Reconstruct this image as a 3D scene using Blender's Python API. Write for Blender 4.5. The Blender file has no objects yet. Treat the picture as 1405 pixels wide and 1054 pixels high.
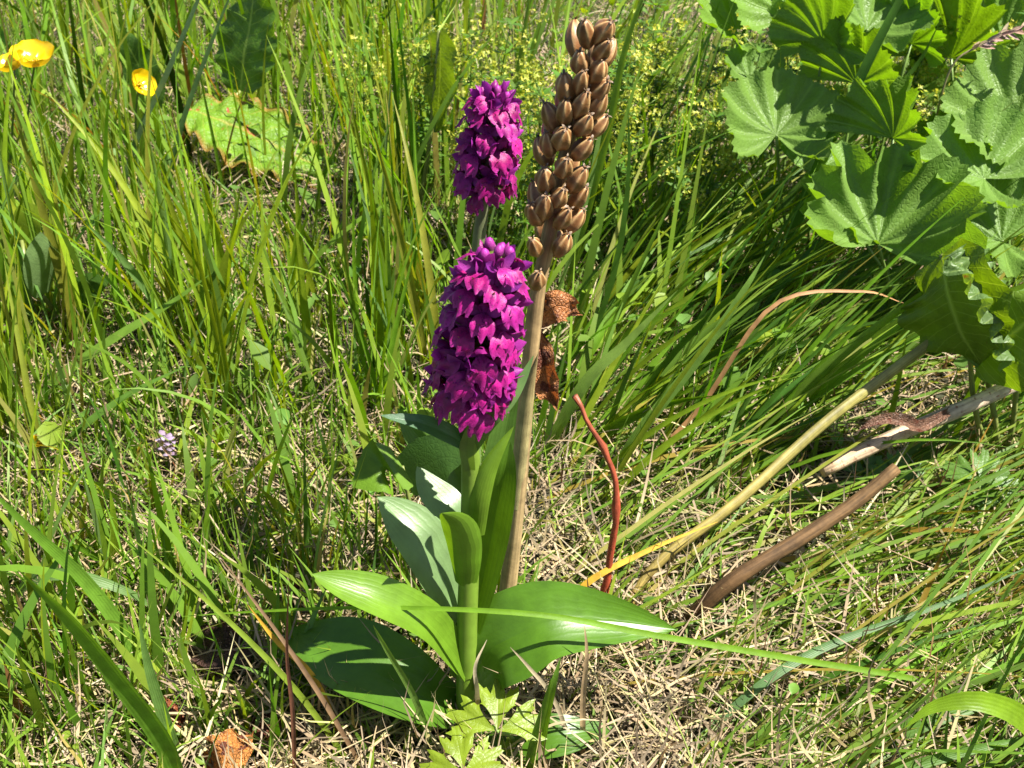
import bpy, math, random
import numpy as np
from mathutils import Vector, Matrix, Quaternion

random.seed(7)
rng = np.random.default_rng(11)
scene = bpy.context.scene
COL = scene.collection

# ------------------------------------------------------------------ camera
CAM_D, CAM_H, PITCH, HFOV = 0.397, 0.449, math.radians(33), math.radians(46)
cam_data = bpy.data.cameras.new('camera')
cam_data.sensor_width = 36
cam_data.angle = HFOV
cam_data.clip_start = 0.01
cam_data.clip_end = 400
cam_data.dof.use_dof = True
cam_data.dof.focus_distance = 0.53
cam_data.dof.aperture_fstop = 38
cam = bpy.data.objects.new('camera', cam_data)
COL.objects.link(cam)
cam.location = (0, -CAM_D, CAM_H)
cam.rotation_euler = (math.pi / 2 - PITCH, 0, 0)
scene.camera = cam

# ------------------------------------------------------------------ light
SUN_EL = math.radians(58)
SUN_AZ = math.radians(106)          # measured from +Y (away from the camera) towards +X
to_sun = Vector((math.sin(SUN_AZ) * math.cos(SUN_EL), math.cos(SUN_AZ) * math.cos(SUN_EL), math.sin(SUN_EL)))
world = bpy.data.worlds.new('World')
scene.world = world
world.use_nodes = True
wn = world.node_tree.nodes
wl = world.node_tree.links
sky = wn.new('ShaderNodeTexSky')
sky.sky_type = 'NISHITA'
sky.sun_disc = False
sky.sun_elevation = SUN_EL
sky.sun_rotation = SUN_AZ
wl.new(sky.outputs['Color'], wn['Background'].inputs['Color'])
wn['Background'].inputs['Strength'].default_value = 0.05
sun_d = bpy.data.lights.new('sun', 'SUN')
sun_d.energy = 5.0
sun_d.angle = math.radians(0.55)
sun_d.color = (1.0, 0.95, 0.86)
sun = bpy.data.objects.new('sun', sun_d)
COL.objects.link(sun)
sun.rotation_euler = (-to_sun).to_track_quat('-Z', 'Y').to_euler()
sun.location = to_sun * 5

scene.view_settings.view_transform = 'Standard'
scene.view_settings.look = 'None'
scene.view_settings.gamma = 1.0
scene.view_settings.exposure = 1.75
scene.cycles.use_denoising = True
scene.cycles.max_bounces = 4
scene.cycles.transmission_bounces = 3
scene.cycles.diffuse_bounces = 3
scene.cycles.glossy_bounces = 2
scene.cycles.caustics_reflective = False
scene.cycles.caustics_refractive = False

# ------------------------------------------------------------------ picture <-> place helpers
FPX = 702.5 / math.tan(HFOV / 2)
CAM = Vector((0, -CAM_D, CAM_H))
FWD = Vector((0, math.cos(PITCH), -math.sin(PITCH)))
UPV = Vector((0, math.sin(PITCH), math.cos(PITCH)))
RGT = Vector((1, 0, 0))


def ray(px, py):
    return FWD + RGT * ((px - 702.5) / FPX) + UPV * ((527 - py) / FPX)


def aty(px, py, Y):
    r = ray(px, py)
    return CAM + r * ((Y + CAM_D) / r.y)


def atz(px, py, z=0.0):
    r = ray(px, py)
    return CAM + r * ((z - CAM_H) / r.z)


def ground_path(pts):
    """first point stands on the ground; the others are (px, py, dY) with dY measured from it"""
    b = atz(pts[0][0], pts[0][1], 0.0)
    out = [Vector((b.x, b.y, -0.004))]
    for px, py, dy in pts[1:]:
        out.append(aty(px, py, b.y + dy))
    return out


def project(P):
    """N x 3 points -> pixel coordinates of the photograph"""
    d = np.asarray(P, float) - np.array(CAM)
    dep = d @ np.array(FWD)
    return 702.5 + FPX * d[:, 0] / dep, 527 - FPX * (d @ np.array(UPV)) / dep, dep


def smooth(pts, n):
    pts = [Vector(p) for p in pts]
    if len(pts) == 2:
        return [pts[0].lerp(pts[1], i / (n - 1)) for i in range(n)]
    P = [pts[0] * 2 - pts[1]] + pts + [pts[-1] * 2 - pts[-2]]
    m = len(pts) - 1
    out = []
    for i in range(n):
        s = i / (n - 1) * m
        k = min(int(s), m - 1)
        t = s - k
        a, b, c, d = P[k], P[k + 1], P[k + 2], P[k + 3]
        out.append(0.5 * ((2 * b) + (c - a) * t + (2 * a - 5 * b + 4 * c - d) * t * t + (3 * b - a - 3 * c + d) * t ** 3))
    return out


def tangents(p):
    n = len(p)
    return [(p[min(i + 1, n - 1)] - p[max(i - 1, 0)]).normalized() for i in range(n)]


def lerp3(a, b, t):
    return tuple(a[i] + (b[i] - a[i]) * t for i in range(3))


def jit(c, s=0.15):
    k = 1 + random.uniform(-s, s)
    return tuple(max(0.002, x * k * (1 + random.uniform(-s, s) * 0.5)) for x in c)


class MB:
    """collects shapes for ONE mesh object"""

    def __init__(self):
        self.V, self.F, self.T, self.U = [], [], [], []

    def vert(self, p, tint=(1, 1, 1), uv=(0, 0)):
        self.V.append(tuple(p)); self.T.append(tint); self.U.append(uv)
        return len(self.V) - 1

    def grid(self, rows, tints=None, uvs=None, closed=False):
        """rows of points; faces wind across-then-along"""
        base = len(self.V)
        nr, nc = len(rows), len(rows[0])
        for i in range(nr):
            for j in range(nc):
                t = tints[i][j] if tints else (1, 1, 1)
                u = uvs[i][j] if uvs else (j / max(1, nc - 1), i / max(1, nr - 1))
                self.vert(rows[i][j], t, u)
        for i in range(nr - 1):
            for j in range(nc if closed else nc - 1):
                j2 = (j + 1) % nc
                self.F.append((base + i * nc + j, base + i * nc + j2, base + (i + 1) * nc + j2, base + (i + 1) * nc + j))
        return self

    def tube(self, path, radii, seg=8, tint=(1, 1, 1), tint2=None, cap=True, flat=1.0):
        p = [Vector(q) for q in path]
        n = len(p)
        if not isinstance(radii, (list, tuple)):
            radii = [radii] * n
        T = tangents(p)
        ref = Vector((0.31, -0.9, 0.2))
        rows, tt = [], []
        for i in range(n):
            a = T[i].cross(ref)
            if a.length < 1e-4:
                a = T[i].cross(Vector((1, 0, 0)))
            a.normalize()
            b = T[i].cross(a).normalized()
            rows.append([p[i] + (a * math.cos(k * 2 * math.pi / seg) + b * math.sin(k * 2 * math.pi / seg) * flat) * radii[i] for k in range(seg)])
            c = tint if tint2 is None else lerp3(tint, tint2, i / (n - 1))
            tt.append([c] * seg)
        base = len(self.V)
        self.grid(rows, tt, closed=True)
        if cap:
            self.F.append(tuple(base + k for k in reversed(range(seg))))
            self.F.append(tuple(base + (n - 1) * seg + k for k in range(seg)))
        return self

    def leaf(self, mid, hw, normal, nt=16, nu=6, fold=0.0, wave=0.0, wfreq=3.0, curl=0.0, tint=(1, 1, 1), tint2=None,
             teeth=0.0, nteeth=30, twist=0.0, ripple=0.0, phase=0.0, edge=None):
        """surface along a midrib; hw(t) half width; fold lifts the sides, curl bends them round, wave ripples the margins"""
        p = smooth(mid, nt)
        T = tangents(p)
        rows, uvs, tt = [], [], []
        nrm = Vector(normal).normalized()
        for i in range(nt):
            t = i / (nt - 1)
            N = (nrm - T[i] * nrm.dot(T[i]))
            if N.length < 1e-4:
                N = Vector((0, 0, 1))
            N.normalize()
            if twist:
                N = Quaternion(T[i], twist * t) @ N
            S = T[i].cross(N).normalized()
            w = hw(t)
            r, uu, cc = [], [], []
            for j in range(2 * nu + 1):
                u = -1 + j / nu
                au = abs(u)
                ww = w
                if teeth:
                    ww = w * (1 - teeth * au ** 3 * abs(2 * ((t * nteeth) % 1) - 1))
                if curl:
                    ang = curl * u
                    x, z = ww * math.sin(ang) / curl, ww * (1 - math.cos(ang)) / curl
                else:
                    x, z = ww * u, 0.0
                z += au * ww * fold
                z += wave * au * au * math.sin(wfreq * 2 * math.pi * t + phase + (0.9 if u > 0 else 0))
                if ripple:
                    z += ripple * (math.sin(t * 31 + u * 5 + phase) * math.sin(u * 9 + t * 13 + phase * 2) + 0.6 * math.sin(t * 67 - abs(u) * 9 + phase) * math.sin(u * 17 - t * 21)) * min(1, 4 * t) * min(1, 0.25 + 3 * au)
                r.append(p[i] + S * x + N * z)
                uu.append((u, t))
                c = tint if tint2 is None else lerp3(tint, tint2, t)
                if edge is not None and au > 0.8:
                    c = lerp3(c, edge, (au - 0.8) * 5)
                cc.append(c)
            rows.append(r); uvs.append(uu); tt.append(cc)
        self.grid(rows, tt, uvs)
        return self

    def build(self, name, mat, parent=None, origin=None, smooth_shade=True):
        o = Vector(origin) if origin is not None else (Vector(parent.location) if parent is not None else Vector((0, 0, 0)))
        me = mesh_from(name, np.array(self.V, float) - np.array(o), self.F, self.T, self.U)
        me.materials.append(mat)
        ob = bpy.data.objects.new(name, me)
        COL.objects.link(ob)
        if parent is not None:
            ob.parent = parent
            if origin is not None:
                ob.location = o - Vector(parent.location)
        elif origin is not None:
            ob.location = o
        return ob


def mesh_from(name, V, F, T=None, U=None):
    me = bpy.data.meshes.new(name)
    if isinstance(F, np.ndarray):
        nf, k = F.shape
        me.vertices.add(len(V)); me.vertices.foreach_set('co', np.ascontiguousarray(V, dtype=np.float32).ravel())
        me.loops.add(nf * k); me.loops.foreach_set('vertex_index', F.astype(np.int32).ravel())
        me.polygons.add(nf)
        me.polygons.foreach_set('loop_start', np.arange(0, nf * k, k, dtype=np.int32))
        me.update(calc_edges=True)
    else:
        me.from_pydata([tuple(v) for v in V], [], F)
    if T is not None and len(T):
        a = me.attributes.new('tint', 'FLOAT_COLOR', 'POINT')
        c = np.ones((len(V), 4), dtype=np.float32)
        c[:, :3] = np.asarray(T, dtype=np.float32)
        a.data.foreach_set('color', c.ravel())
    if U is not None and len(U):
        uvl = me.uv_layers.new(name='UVMap')
        li = np.empty(len(me.loops), dtype=np.int32)
        me.loops.foreach_get('vertex_index', li)
        uvl.data.foreach_set('uv', np.asarray(U, dtype=np.float32)[li].ravel())
    me.polygons.foreach_set('use_smooth', [True] * len(me.polygons))
    me.update()
    return me


def tag(o, label, cat, group=None):
    o['label'] = label
    o['category'] = cat
    if group:
        o['group'] = group
    return o


def thing(name, loc, label, cat, group=None):
    o = bpy.data.objects.new(name, None)
    o.empty_display_size = 0.01
    COL.objects.link(o)
    o.location = loc
    return tag(o, label, cat, group)


# ------------------------------------------------------------------ materials
class NT:
    def __init__(self, name):
        self.m = bpy.data.materials.new(name)
        self.m.use_nodes = True
        self.t = self.m.node_tree
        self.n = self.t.nodes
        self.n.clear()
        self.out = self.n.new('ShaderNodeOutputMaterial')

    def node(self, ty, **kw):
        x = self.n.new(ty)
        for k, v in kw.items():
            setattr(x, k, v)
        return x

    def link(self, a, b):
        self.t.links.new(a, b)

    def setin(self, node, name, v):
        if hasattr(v, 'links') or isinstance(v, bpy.types.NodeSocket):
            self.link(v, node.inputs[name])
        else:
            node.inputs[name].default_value = v

    def math(self, op, a, b=0.0, c=0.0):
        x = self.node('ShaderNodeMath', operation=op)
        for i, v in enumerate((a, b, c)):
            self.setin(x, i, v)
        return x.outputs[0]

    def mix(self, fac, a, b, mode='MIX'):
        x = self.node('ShaderNodeMix', data_type='RGBA', blend_type=mode)
        self.setin(x, 0, fac)
        for idx, v in ((6, a), (7, b)):
            if isinstance(v, bpy.types.NodeSocket):
                self.link(v, x.inputs[idx])
            else:
                x.inputs[idx].default_value = (*v, 1)
        return x.outputs[2]

    def noise(self, scale, detail=3, rough=0.5, vec=None):
        x = self.node('ShaderNodeTexNoise')
        x.inputs['Scale'].default_value = scale
        x.inputs['Detail'].default_value = detail
        x.inputs['Roughness'].default_value = rough
        if vec is not None:
            self.link(vec, x.inputs['Vector'])
        return x.outputs[0]

    def ramp(self, fac, stops):
        x = self.node('ShaderNodeValToRGB')
        while len(x.color_ramp.elements) < len(stops):
            x.color_ramp.elements.new(0.5)
        for e, (p, c) in zip(x.color_ramp.elements, stops):
            e.position = p
            e.color = (*c, 1) if isinstance(c, tuple) else (c, c, c, 1)
        self.link(fac, x.inputs[0])
        return x.outputs[0]


def leafy(name, base=None, back=None, rough=0.42, spec=0.5, trans=0.4, tcol=(1.25, 1.15, 0.35), vein=None, bump=0.25, bscale=900,
          var=0.35, spots=None, spot_scale=60, spot_t=0.66, vein_col=None):
    """thin plant tissue: principled upper face, paler lower face, translucent body; the tint attribute carries each blade's own colour"""
    k = NT(name)
    at = k.node('ShaderNodeAttribute', attribute_name='tint').outputs['Color']
    col = at if base is None else k.mix(1.0, at, base, 'MULTIPLY')
    geo = k.node('ShaderNodeNewGeometry')
    pos = geo.outputs['Position']
    n1 = k.noise(bscale * 0.12, 4, 0.6, pos)
    f = k.ramp(n1, [(0.3, 1 - var), (0.7, 1 + var * 0.6)])
    col = k.mix(1.0, col, f, 'MULTIPLY')
    height = k.noise(bscale, 2, 0.5, pos)
    uv = k.node('ShaderNodeTexCoord').outputs['UV']
    sp = k.node('ShaderNodeSeparateXYZ')
    k.link(uv, sp.inputs[0])
    u, t = sp.outputs[0], sp.outputs[1]
    line = None
    if vein == 'parallel':
        s = k.math('SINE', k.math('ADD', k.math('MULTIPLY', u, 27.0), k.math('MULTIPLY', n1, 7.0)))
        line = k.math('POWER', k.math('MULTIPLY_ADD', s, 0.5, 0.5), 3.0)
        mid = k.math('SUBTRACT', 1.0, k.math('SMOOTH_MIN', k.math('MULTIPLY', k.math('ABSOLUTE', u), 18.0), 1.0, 0.2))
        height = k.math('ADD', k.math('MULTIPLY', height, 0.5), k.math('SUBTRACT', k.math('MULTIPLY', line, 0.5), k.math('MULTIPLY', mid, 1.5)))
        line = k.math('MULTIPLY', line, 0.25)
    elif vein == 'pinnate':
        w = k.math('ADD', k.math('SUBTRACT', t, k.math('MULTIPLY', k.math('ABSOLUTE', u), 0.16)), k.math('MULTIPLY', k.math('SUBTRACT', n1, 0.5), 0.05))
        s = k.math('ABSOLUTE', k.math('SINE', k.math('MULTIPLY', w, 38.0)))
        lat = k.math('SUBTRACT', 1.0, k.math('MINIMUM', k.math('MULTIPLY', s, 5.0), 1.0))
        mid = k.math('SUBTRACT', 1.0, k.math('MINIMUM', k.math('MULTIPLY', k.math('ABSOLUTE', u), 16.0), 1.0))
        line = k.math('MAXIMUM', k.math('MULTIPLY', lat, 0.6), mid)
        vo = k.node('ShaderNodeTexVoronoi', feature='DISTANCE_TO_EDGE')
        vo.inputs['Scale'].default_value = bscale * 0.65
        k.link(pos, vo.inputs['Vector'])
        cells = k.math('MINIMUM', k.math('MULTIPLY', vo.outputs['Distance'], 5.0), 1.0)
        height = k.math('ADD', k.math('MULTIPLY', cells, 0.8), k.math('SUBTRACT', k.math('MULTIPLY', height, 0.3), k.math('MULTIPLY', line, 1.0)))
    elif vein == 'palmate':
        lo = k.math('ABSOLUTE', k.math('SUBTRACT', k.math('MULTIPLY', k.math('FRACT', u), 2.0), 1.0))
        rib = k.math('SUBTRACT', 1.0, k.math('MINIMUM', k.math('MULTIPLY', lo, 9.0), 1.0))
        sl = k.math('ABSOLUTE', k.math('SINE', k.math('MULTIPLY', k.math('SUBTRACT', t, k.math('MULTIPLY', lo, 0.22)), 26.0)))
        lat = k.math('SUBTRACT', 1.0, k.math('MINIMUM', k.math('MULTIPLY', sl, 4.0), 1.0))
        line = k.math('MAXIMUM', k.math('MULTIPLY', lat, 0.5), rib)
        vo = k.node('ShaderNodeTexVoronoi', feature='DISTANCE_TO_EDGE')
        vo.inputs['Scale'].default_value = 330
        k.link(pos, vo.inputs['Vector'])
        cells = k.math('MINIMUM', k.math('MULTIPLY', vo.outputs['Distance'], 4.0), 1.0)
        height = k.math('ADD', k.math('MULTIPLY', cells, 0.6), k.math('SUBTRACT', k.math('MULTIPLY', n1, 1.2), line))
    elif vein == 'blade':
        s = k.math('SINE', k.math('MULTIPLY', u, 17.0))
        line = k.math('MULTIPLY', k.math('MULTIPLY_ADD', s, 0.5, 0.5), 0.3)
        height = k.math('ADD', k.math('MULTIPLY', height, 0.4), line)
    if line is not None and vein_col is not None:
        col = k.mix(k.math('MULTIPLY', line, 0.8), col, vein_col)
    if spots is not None:
        s = k.noise(spot_scale, 3, 0.6, pos)
        m = k.ramp(s, [(spot_t, 0.0), (spot_t + 0.05, 1.0)])
        col = k.mix(m, col, spots)
    cb = k.mix(geo.outputs['Backfacing'], col, k.mix(0.45, col, back if back else (0.17, 0.28, 0.04)))
    b = k.node('ShaderNodeBump')
    b.inputs['Strength'].default_value = bump
    b.inputs['Distance'].default_value = 0.0006
    k.link(height, b.inputs['Height'])
    p = k.node('ShaderNodeBsdfPrincipled')
    k.link(cb, p.inputs['Base Color'])
    p.inputs['Roughness'].default_value = rough
    p.inputs['Specular IOR Level'].default_value = spec
    k.link(b.outputs[0], p.inputs['Normal'])
    tr = k.node('ShaderNodeBsdfTranslucent')
    k.link(k.mix(1.0, col, tcol, 'MULTIPLY'), tr.inputs['Color'])
    k.link(b.outputs[0], tr.inputs['Normal'])
    mx = k.node('ShaderNodeMixShader')
    mx.inputs[0].default_value = trans
    k.link(p.outputs[0], mx.inputs[1])
    k.link(tr.outputs[0], mx.inputs[2])
    k.link(mx.outputs[0], k.out.inputs[0])
    return k.m


def woody(name, base=None, rough=0.7, streak=(300, 300, 20), bump=0.5, dark=0.5, spec=0.25, fleck=None):
    k = NT(name)
    at = k.node('ShaderNodeAttribute', attribute_name='tint').outputs['Color']
    col = at if base is None else k.mix(1.0, at, base, 'MULTIPLY')
    uv = k.node('ShaderNodeTexCoord').outputs['UV']
    mp = k.node('ShaderNodeMapping')
    mp.inputs['Scale'].default_value = streak
    k.link(uv, mp.inputs['Vector'])
    n = k.noise(1.0, 4, 0.6, mp.outputs[0])
    pos = k.node('ShaderNodeNewGeometry').outputs['Position']
    n2 = k.noise(140, 4, 0.6, pos)
    f = k.ramp(n, [(0.3, dark), (0.65, 1.1)])
    col = k.mix(1.0, col, f, 'MULTIPLY')
    col = k.mix(1.0, col, k.ramp(n2, [(0.3, 0.65), (0.7, 1.15)]), 'MULTIPLY')
    if fleck:
        col = k.mix(k.ramp(k.noise(420, 2, 0.5, pos), [(0.6, 0.0), (0.68, 0.8)]), col, fleck)
    b = k.node('ShaderNodeBump')
    b.inputs['Strength'].default_value = bump
    b.inputs['Distance'].default_value = 0.0006
    k.link(k.math('ADD', n, n2), b.inputs['Height'])
    p = k.node('ShaderNodeBsdfPrincipled')
    k.link(col, p.inputs['Base Color'])
    p.inputs['Roughness'].default_value = rough
    p.inputs['Specular IOR Level'].default_value = spec
    k.link(b.outputs[0], p.inputs['Normal'])
    k.link(p.outputs[0], k.out.inputs[0])
    return k.m


M = {}
M['grass'] = leafy('grass_blade', vein='blade', trans=0.48, rough=0.42, spec=0.22, var=0.25, bump=0.3, tcol=(1.4, 1.35, 0.2))
M['turf'] = leafy('turf', trans=0.48, rough=0.45, spec=0.2, var=0.25, bump=0.0, tcol=(1.4, 1.35, 0.2))
M['straw'] = leafy('straw', trans=0.2, rough=0.6, spec=0.3, tcol=(1.1, 1.0, 0.8), back=(0.4, 0.33, 0.22), var=0.4, bump=0.0)
M['orchid_leaf'] = leafy('orchid_leaf', vein='parallel', trans=0.36, rough=0.36, spec=0.42, back=(0.18, 0.30, 0.10), tcol=(1.4, 1.35, 0.2), bump=0.14, var=0.2)
M['orchid_stem'] = leafy('orchid_stem', vein='blade', trans=0.12, rough=0.4, var=0.2)
M['petal'] = leafy('petal', trans=0.25, rough=0.45, spec=0.35, tcol=(1.3, 0.9, 1.1), back=(0.30, 0.02, 0.26), var=0.35, bscale=2600, bump=0.3)
M['lip'] = leafy('petal_lip', trans=0.22, rough=0.45, spec=0.35, tcol=(1.3, 0.9, 1.0), back=(0.30, 0.015, 0.22), var=0.3, bscale=2600, bump=0.3,
                 spots=(0.16, 0.003, 0.09), spot_scale=900, spot_t=0.56)
M['mantle'] = leafy('mantle_leaf', vein='palmate', vein_col=(0.17, 0.28, 0.05), trans=0.46, rough=0.48, spec=0.4, back=(0.18, 0.30, 0.06), bump=0.5, var=0.35, bscale=500, tcol=(1.4, 1.35, 0.22))
M['dock'] = leafy('dock_leaf', vein='pinnate', trans=0.45, rough=0.45, spec=0.4, back=(0.22, 0.34, 0.12), bump=0.3, var=0.35, bscale=400,
                  tcol=(1.4, 1.3, 0.2), spots=(0.10, 0.05, 0.02), spot_scale=75, spot_t=0.70, vein_col=(0.26, 0.36, 0.08))
M['dock_red'] = leafy('dock_leaf_reddened', vein='pinnate', trans=0.4, rough=0.5, spec=0.3, back=(0.25, 0.34, 0.1), bump=0.75, var=0.4, bscale=400,
                      tcol=(1.4, 1.3, 0.25), spots=(0.34, 0.06, 0.03), spot_scale=70, spot_t=0.64, vein_col=(0.33, 0.30, 0.06))
M['herb'] = leafy('herb_leaf', vein='pinnate', trans=0.45, rough=0.4, back=(0.17, 0.28, 0.06), bump=0.18, var=0.25, bscale=700, spec=0.35)
M['dead_leaf'] = leafy('dead_leaf', vein='pinnate', trans=0.25, rough=0.55, spec=0.35, tcol=(1.4, 0.8, 0.4), back=(0.3, 0.12, 0.05), bump=1.0, var=0.5,
                       spots=(0.10, 0.03, 0.015), spot_scale=120, spot_t=0.55)
M['butter'] = leafy('buttercup_petal', trans=0.35, rough=0.2, spec=0.8, tcol=(1.1, 1.0, 0.4), back=(0.7, 0.5, 0.03), var=0.12, bscale=1500, bump=0.1)
M['bloom'] = leafy('tiny_bloom', trans=0.4, rough=0.5, var=0.2, tcol=(1.1, 1.1, 0.6), bump=0.0)
M['pod'] = woody('seed_pod', rough=0.45, streak=(7, 3, 1), dark=0.6, spec=0.45, bump=0.4)
M['dry_stem'] = woody('dry_stem', rough=0.55, streak=(16, 4, 1), dark=0.45, spec=0.35, bump=0.35)
M['cane'] = woody('weathered_cane', rough=0.6, streak=(14, 5, 1), dark=0.45, bump=0.8, fleck=(0.16, 0.06, 0.03))
M['bark'] = woody('brown_stalk', rough=0.75, streak=(12, 6, 1), dark=0.4, bump=0.8)
M['red_stem'] = woody('red_stem', rough=0.5, streak=(8, 14, 1), dark=0.5, spec=0.4, bump=0.5)


def soil_material():
    k = NT('soil')
    pos = k.node('ShaderNodeNewGeometry').outputs['Position']
    n = k.noise(40, 6, 0.65, pos)
    n2 = k.noise(6, 3, 0.5, pos)
    c = k.ramp(n, [(0.3, (0.012, 0.010, 0.006)), (0.55, (0.035, 0.026, 0.014)), (0.75, (0.07, 0.055, 0.03))])
    c = k.mix(k.ramp(n2, [(0.4, 0.0), (0.7, 0.6)]), c, (0.03, 0.045, 0.012))
    b = k.node('ShaderNodeBump')
    b.inputs['Distance'].default_value = 0.004
    k.link(n, b.inputs['Height'])
    p = k.node('ShaderNodeBsdfPrincipled')
    k.link(c, p.inputs['Base Color'])
    p.inputs['Roughness'].default_value = 0.95
    k.link(b.outputs[0], p.inputs['Normal'])
    k.link(p.outputs[0], k.out.inputs[0])
    return k.m


M['soil'] = soil_material()

GREEN = (0.115, 0.225, 0.014)
YGREEN = (0.19, 0.27, 0.016)
DGREEN = (0.05, 0.12, 0.012)
BLUEG = (0.12, 0.22, 0.06)
STRAW = (0.34, 0.25, 0.11)
PALE = (0.46, 0.38, 0.24)
RUST = (0.26, 0.10, 0.035)

# ------------------------------------------------------------------ ground
def build_ground():
    nx = 120
    xs = np.concatenate([[-60, -20, -6], np.linspace(-2.5, 2.5, nx), [6, 20, 60]])
    ys = np.concatenate([[-60, -20, -4], np.linspace(-1.5, 3.5, nx), [7, 20, 60]])
    X, Y = np.meshgrid(xs, ys)
    near = (np.abs(X) < 3) & (np.abs(Y) < 4)
    Z = np.where(near, 0.004 * np.sin(X * 17 + 1) * np.cos(Y * 13) + 0.003 * np.sin(X * 41) * np.sin(Y * 37 + 2), 0) - 0.004
    V = np.stack([X.ravel(), Y.ravel(), Z.ravel()], 1)
    n = len(xs)
    F = [(i * n + j, i * n + j + 1, (i + 1) * n + j + 1, (i + 1) * n + j) for i in range(len(ys) - 1) for j in range(n - 1)]
    me = mesh_from('ground', V, F)
    me.materials.append(M['soil'])
    o = bpy.data.objects.new('ground', me)
    COL.objects.link(o)
    o['kind'] = 'structure'


build_ground()


# ------------------------------------------------------------------ mass vegetation (nobody could count it)
SHOW = []        # (x0, y0, x1, y1, radius, Y): things that stand in the clear; sparse growth before them


def show(pts, r, Y):
    for a, b in zip(pts[:-1], pts[1:]):
        SHOW.append((a[0], a[1], b[0], b[1], r, Y))


def hides(P):
    """P (n, rows, 3): which strands stand in front of a thing that is seen in the clear"""
    n, rows, _ = P.shape
    x, y, _d = project(P.reshape(-1, 3))
    Yw = P.reshape(-1, 3)[:, 1]
    hit = np.zeros(n * rows, bool)
    for x0, y0, x1, y1, r, Y in SHOW:
        dx, dy = x1 - x0, y1 - y0
        t = np.clip(((x - x0) * dx + (y - y0) * dy) / (dx * dx + dy * dy + 1e-9), 0, 1)
        hit |= (np.hypot(x - x0 - t * dx, y - y0 - t * dy) < r) & (Yw < Y)
    return hit.reshape(n, rows).any(1)


def ground_y(px, py):
    return atz(px, py).y


show([(290, 170), (440, 230)], 48, ground_y(250, 235))
show([(335, 20), (340, 90)], 55, ground_y(250, 235) + 0.03)
show([(605, 60), (602, 165)], 34, ground_y(560, 330))
show([(676, 140), (668, 270), (650, 340)], 48, 0.1)
show([(680, 350), (640, 560)], 70, 0.02)
show([(818, 50), (740, 330)], 45, 0.05)
show([(740, 380), (694, 840)], 20, 0.05)
show([(55, 330), (56, 395)], 22, ground_y(60, 470))
show([(1310, 400), (1390, 440)], 75, ground_y(1370, 640))
show([(1135, 640), (1290, 570), (1400, 525)], 20, ground_y(1128, 646))
show([(940, 845), (1090, 745), (1225, 650)], 8, ground_y(925, 862) + 0.07)
show([(890, 785), (1110, 600), (1280, 470)], 8, ground_y(850, 850) + 0.06)
show([(825, 830), (843, 690), (795, 555)], 5, ground_y(824, 850))
show([(228, 600), (228, 630)], 18, ground_y(228, 650))
show([(1060, 130), (1130, 60), (1230, 90), (1330, 60)], 42, ground_y(1100, 390))
show([(1190, 270), (1280, 290), (1370, 290)], 45, ground_y(1230, 470))
show([(1200, 560), (1290, 550)], 25, ground_y(1230, 470))
show([(20, 80), (75, 70)], 25, ground_y(10, 330))
show([(195, 108), (196, 112)], 22, ground_y(192, 330))
show([(520, 690), (600, 830)], 42, 0.0)
show([(490, 660), (590, 640)], 35, 0.0)
show([(670, 800), (695, 630)], 25, 0.0)
show([(770, 425), (755, 540)], 22, 0.06)
show([(285, 890), (350, 885)], 26, ground_y(310, 905))
show([(290, 1045), (340, 1015)], 24, ground_y(310, 1052))
show([(200, 975), (250, 985)], 16, ground_y(225, 1000))
show([(340, 1000), (390, 988)], 12, ground_y(365, 1010))


def strands(name, label, cat, mat, base, az, L, lean, curl, width, color, nseg=5, face=None, tipcol=None, taper=2.2, clear=True):
    n = len(base)
    rows = nseg + 1
    h = np.stack([np.cos(az), np.sin(az), np.zeros(n)], 1)
    side0 = np.stack([-np.sin(az), np.cos(az), np.zeros(n)], 1)
    if face is None:
        face = rng.uniform(-0.9, 0.9, n)
    pos = np.array(base, float)
    V = np.zeros((n, rows, 2, 3))
    C = np.zeros((n, rows, 2, 3))
    ang = lean.copy()
    seg = L / nseg
    for k in range(rows):
        t = k / nseg
        d = np.sin(ang)[:, None] * h + np.cos(ang)[:, None] * np.array([0, 0, 1.0])
        nrm = np.cos(ang)[:, None] * h - np.sin(ang)[:, None] * np.array([0, 0, 1.0])
        tw = face * (0.5 + t)
        s = np.cos(tw)[:, None] * side0 + np.sin(tw)[:, None] * nrm
        w = width * (0.5 * (0.75 + 0.5 * min(1, t * 3)) * (1 - t ** taper) + 0.02)
        V[:, k, 0] = pos - s * w[:, None]
        V[:, k, 1] = pos + s * w[:, None]
        c = color if tipcol is None else color + (tipcol - color) * (max(0, t - 0.55) / 0.45)
        C[:, k, 0] = c
        C[:, k, 1] = c
        pos = pos + d * seg[:, None]
        pos[:, 2] = np.maximum(pos[:, 2], 0.001 + 0.002 * rng.random(n))
        ang = np.clip(ang + curl / nseg, -2.6, 2.6)
    kp = ~(hides(V.mean(2)) & (rng.random(n) < 0.9)) if clear else np.ones(n, bool)
    V, C = V[kp], C[kp]
    n = len(V)
    idx = np.arange(n * rows * 2).reshape(n, rows, 2)
    F = np.stack([idx[:, :-1, 0], idx[:, :-1, 1], idx[:, 1:, 1], idx[:, 1:, 0]], -1).reshape(-1, 4)
    me = mesh_from(name, V.reshape(-1, 3), F, C.reshape(-1, 3))
    me.materials.append(mat)
    o = bpy.data.objects.new(name, me)
    COL.objects.link(o)
    o['kind'] = 'stuff'
    tag(o, label, cat)
    return o


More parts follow.
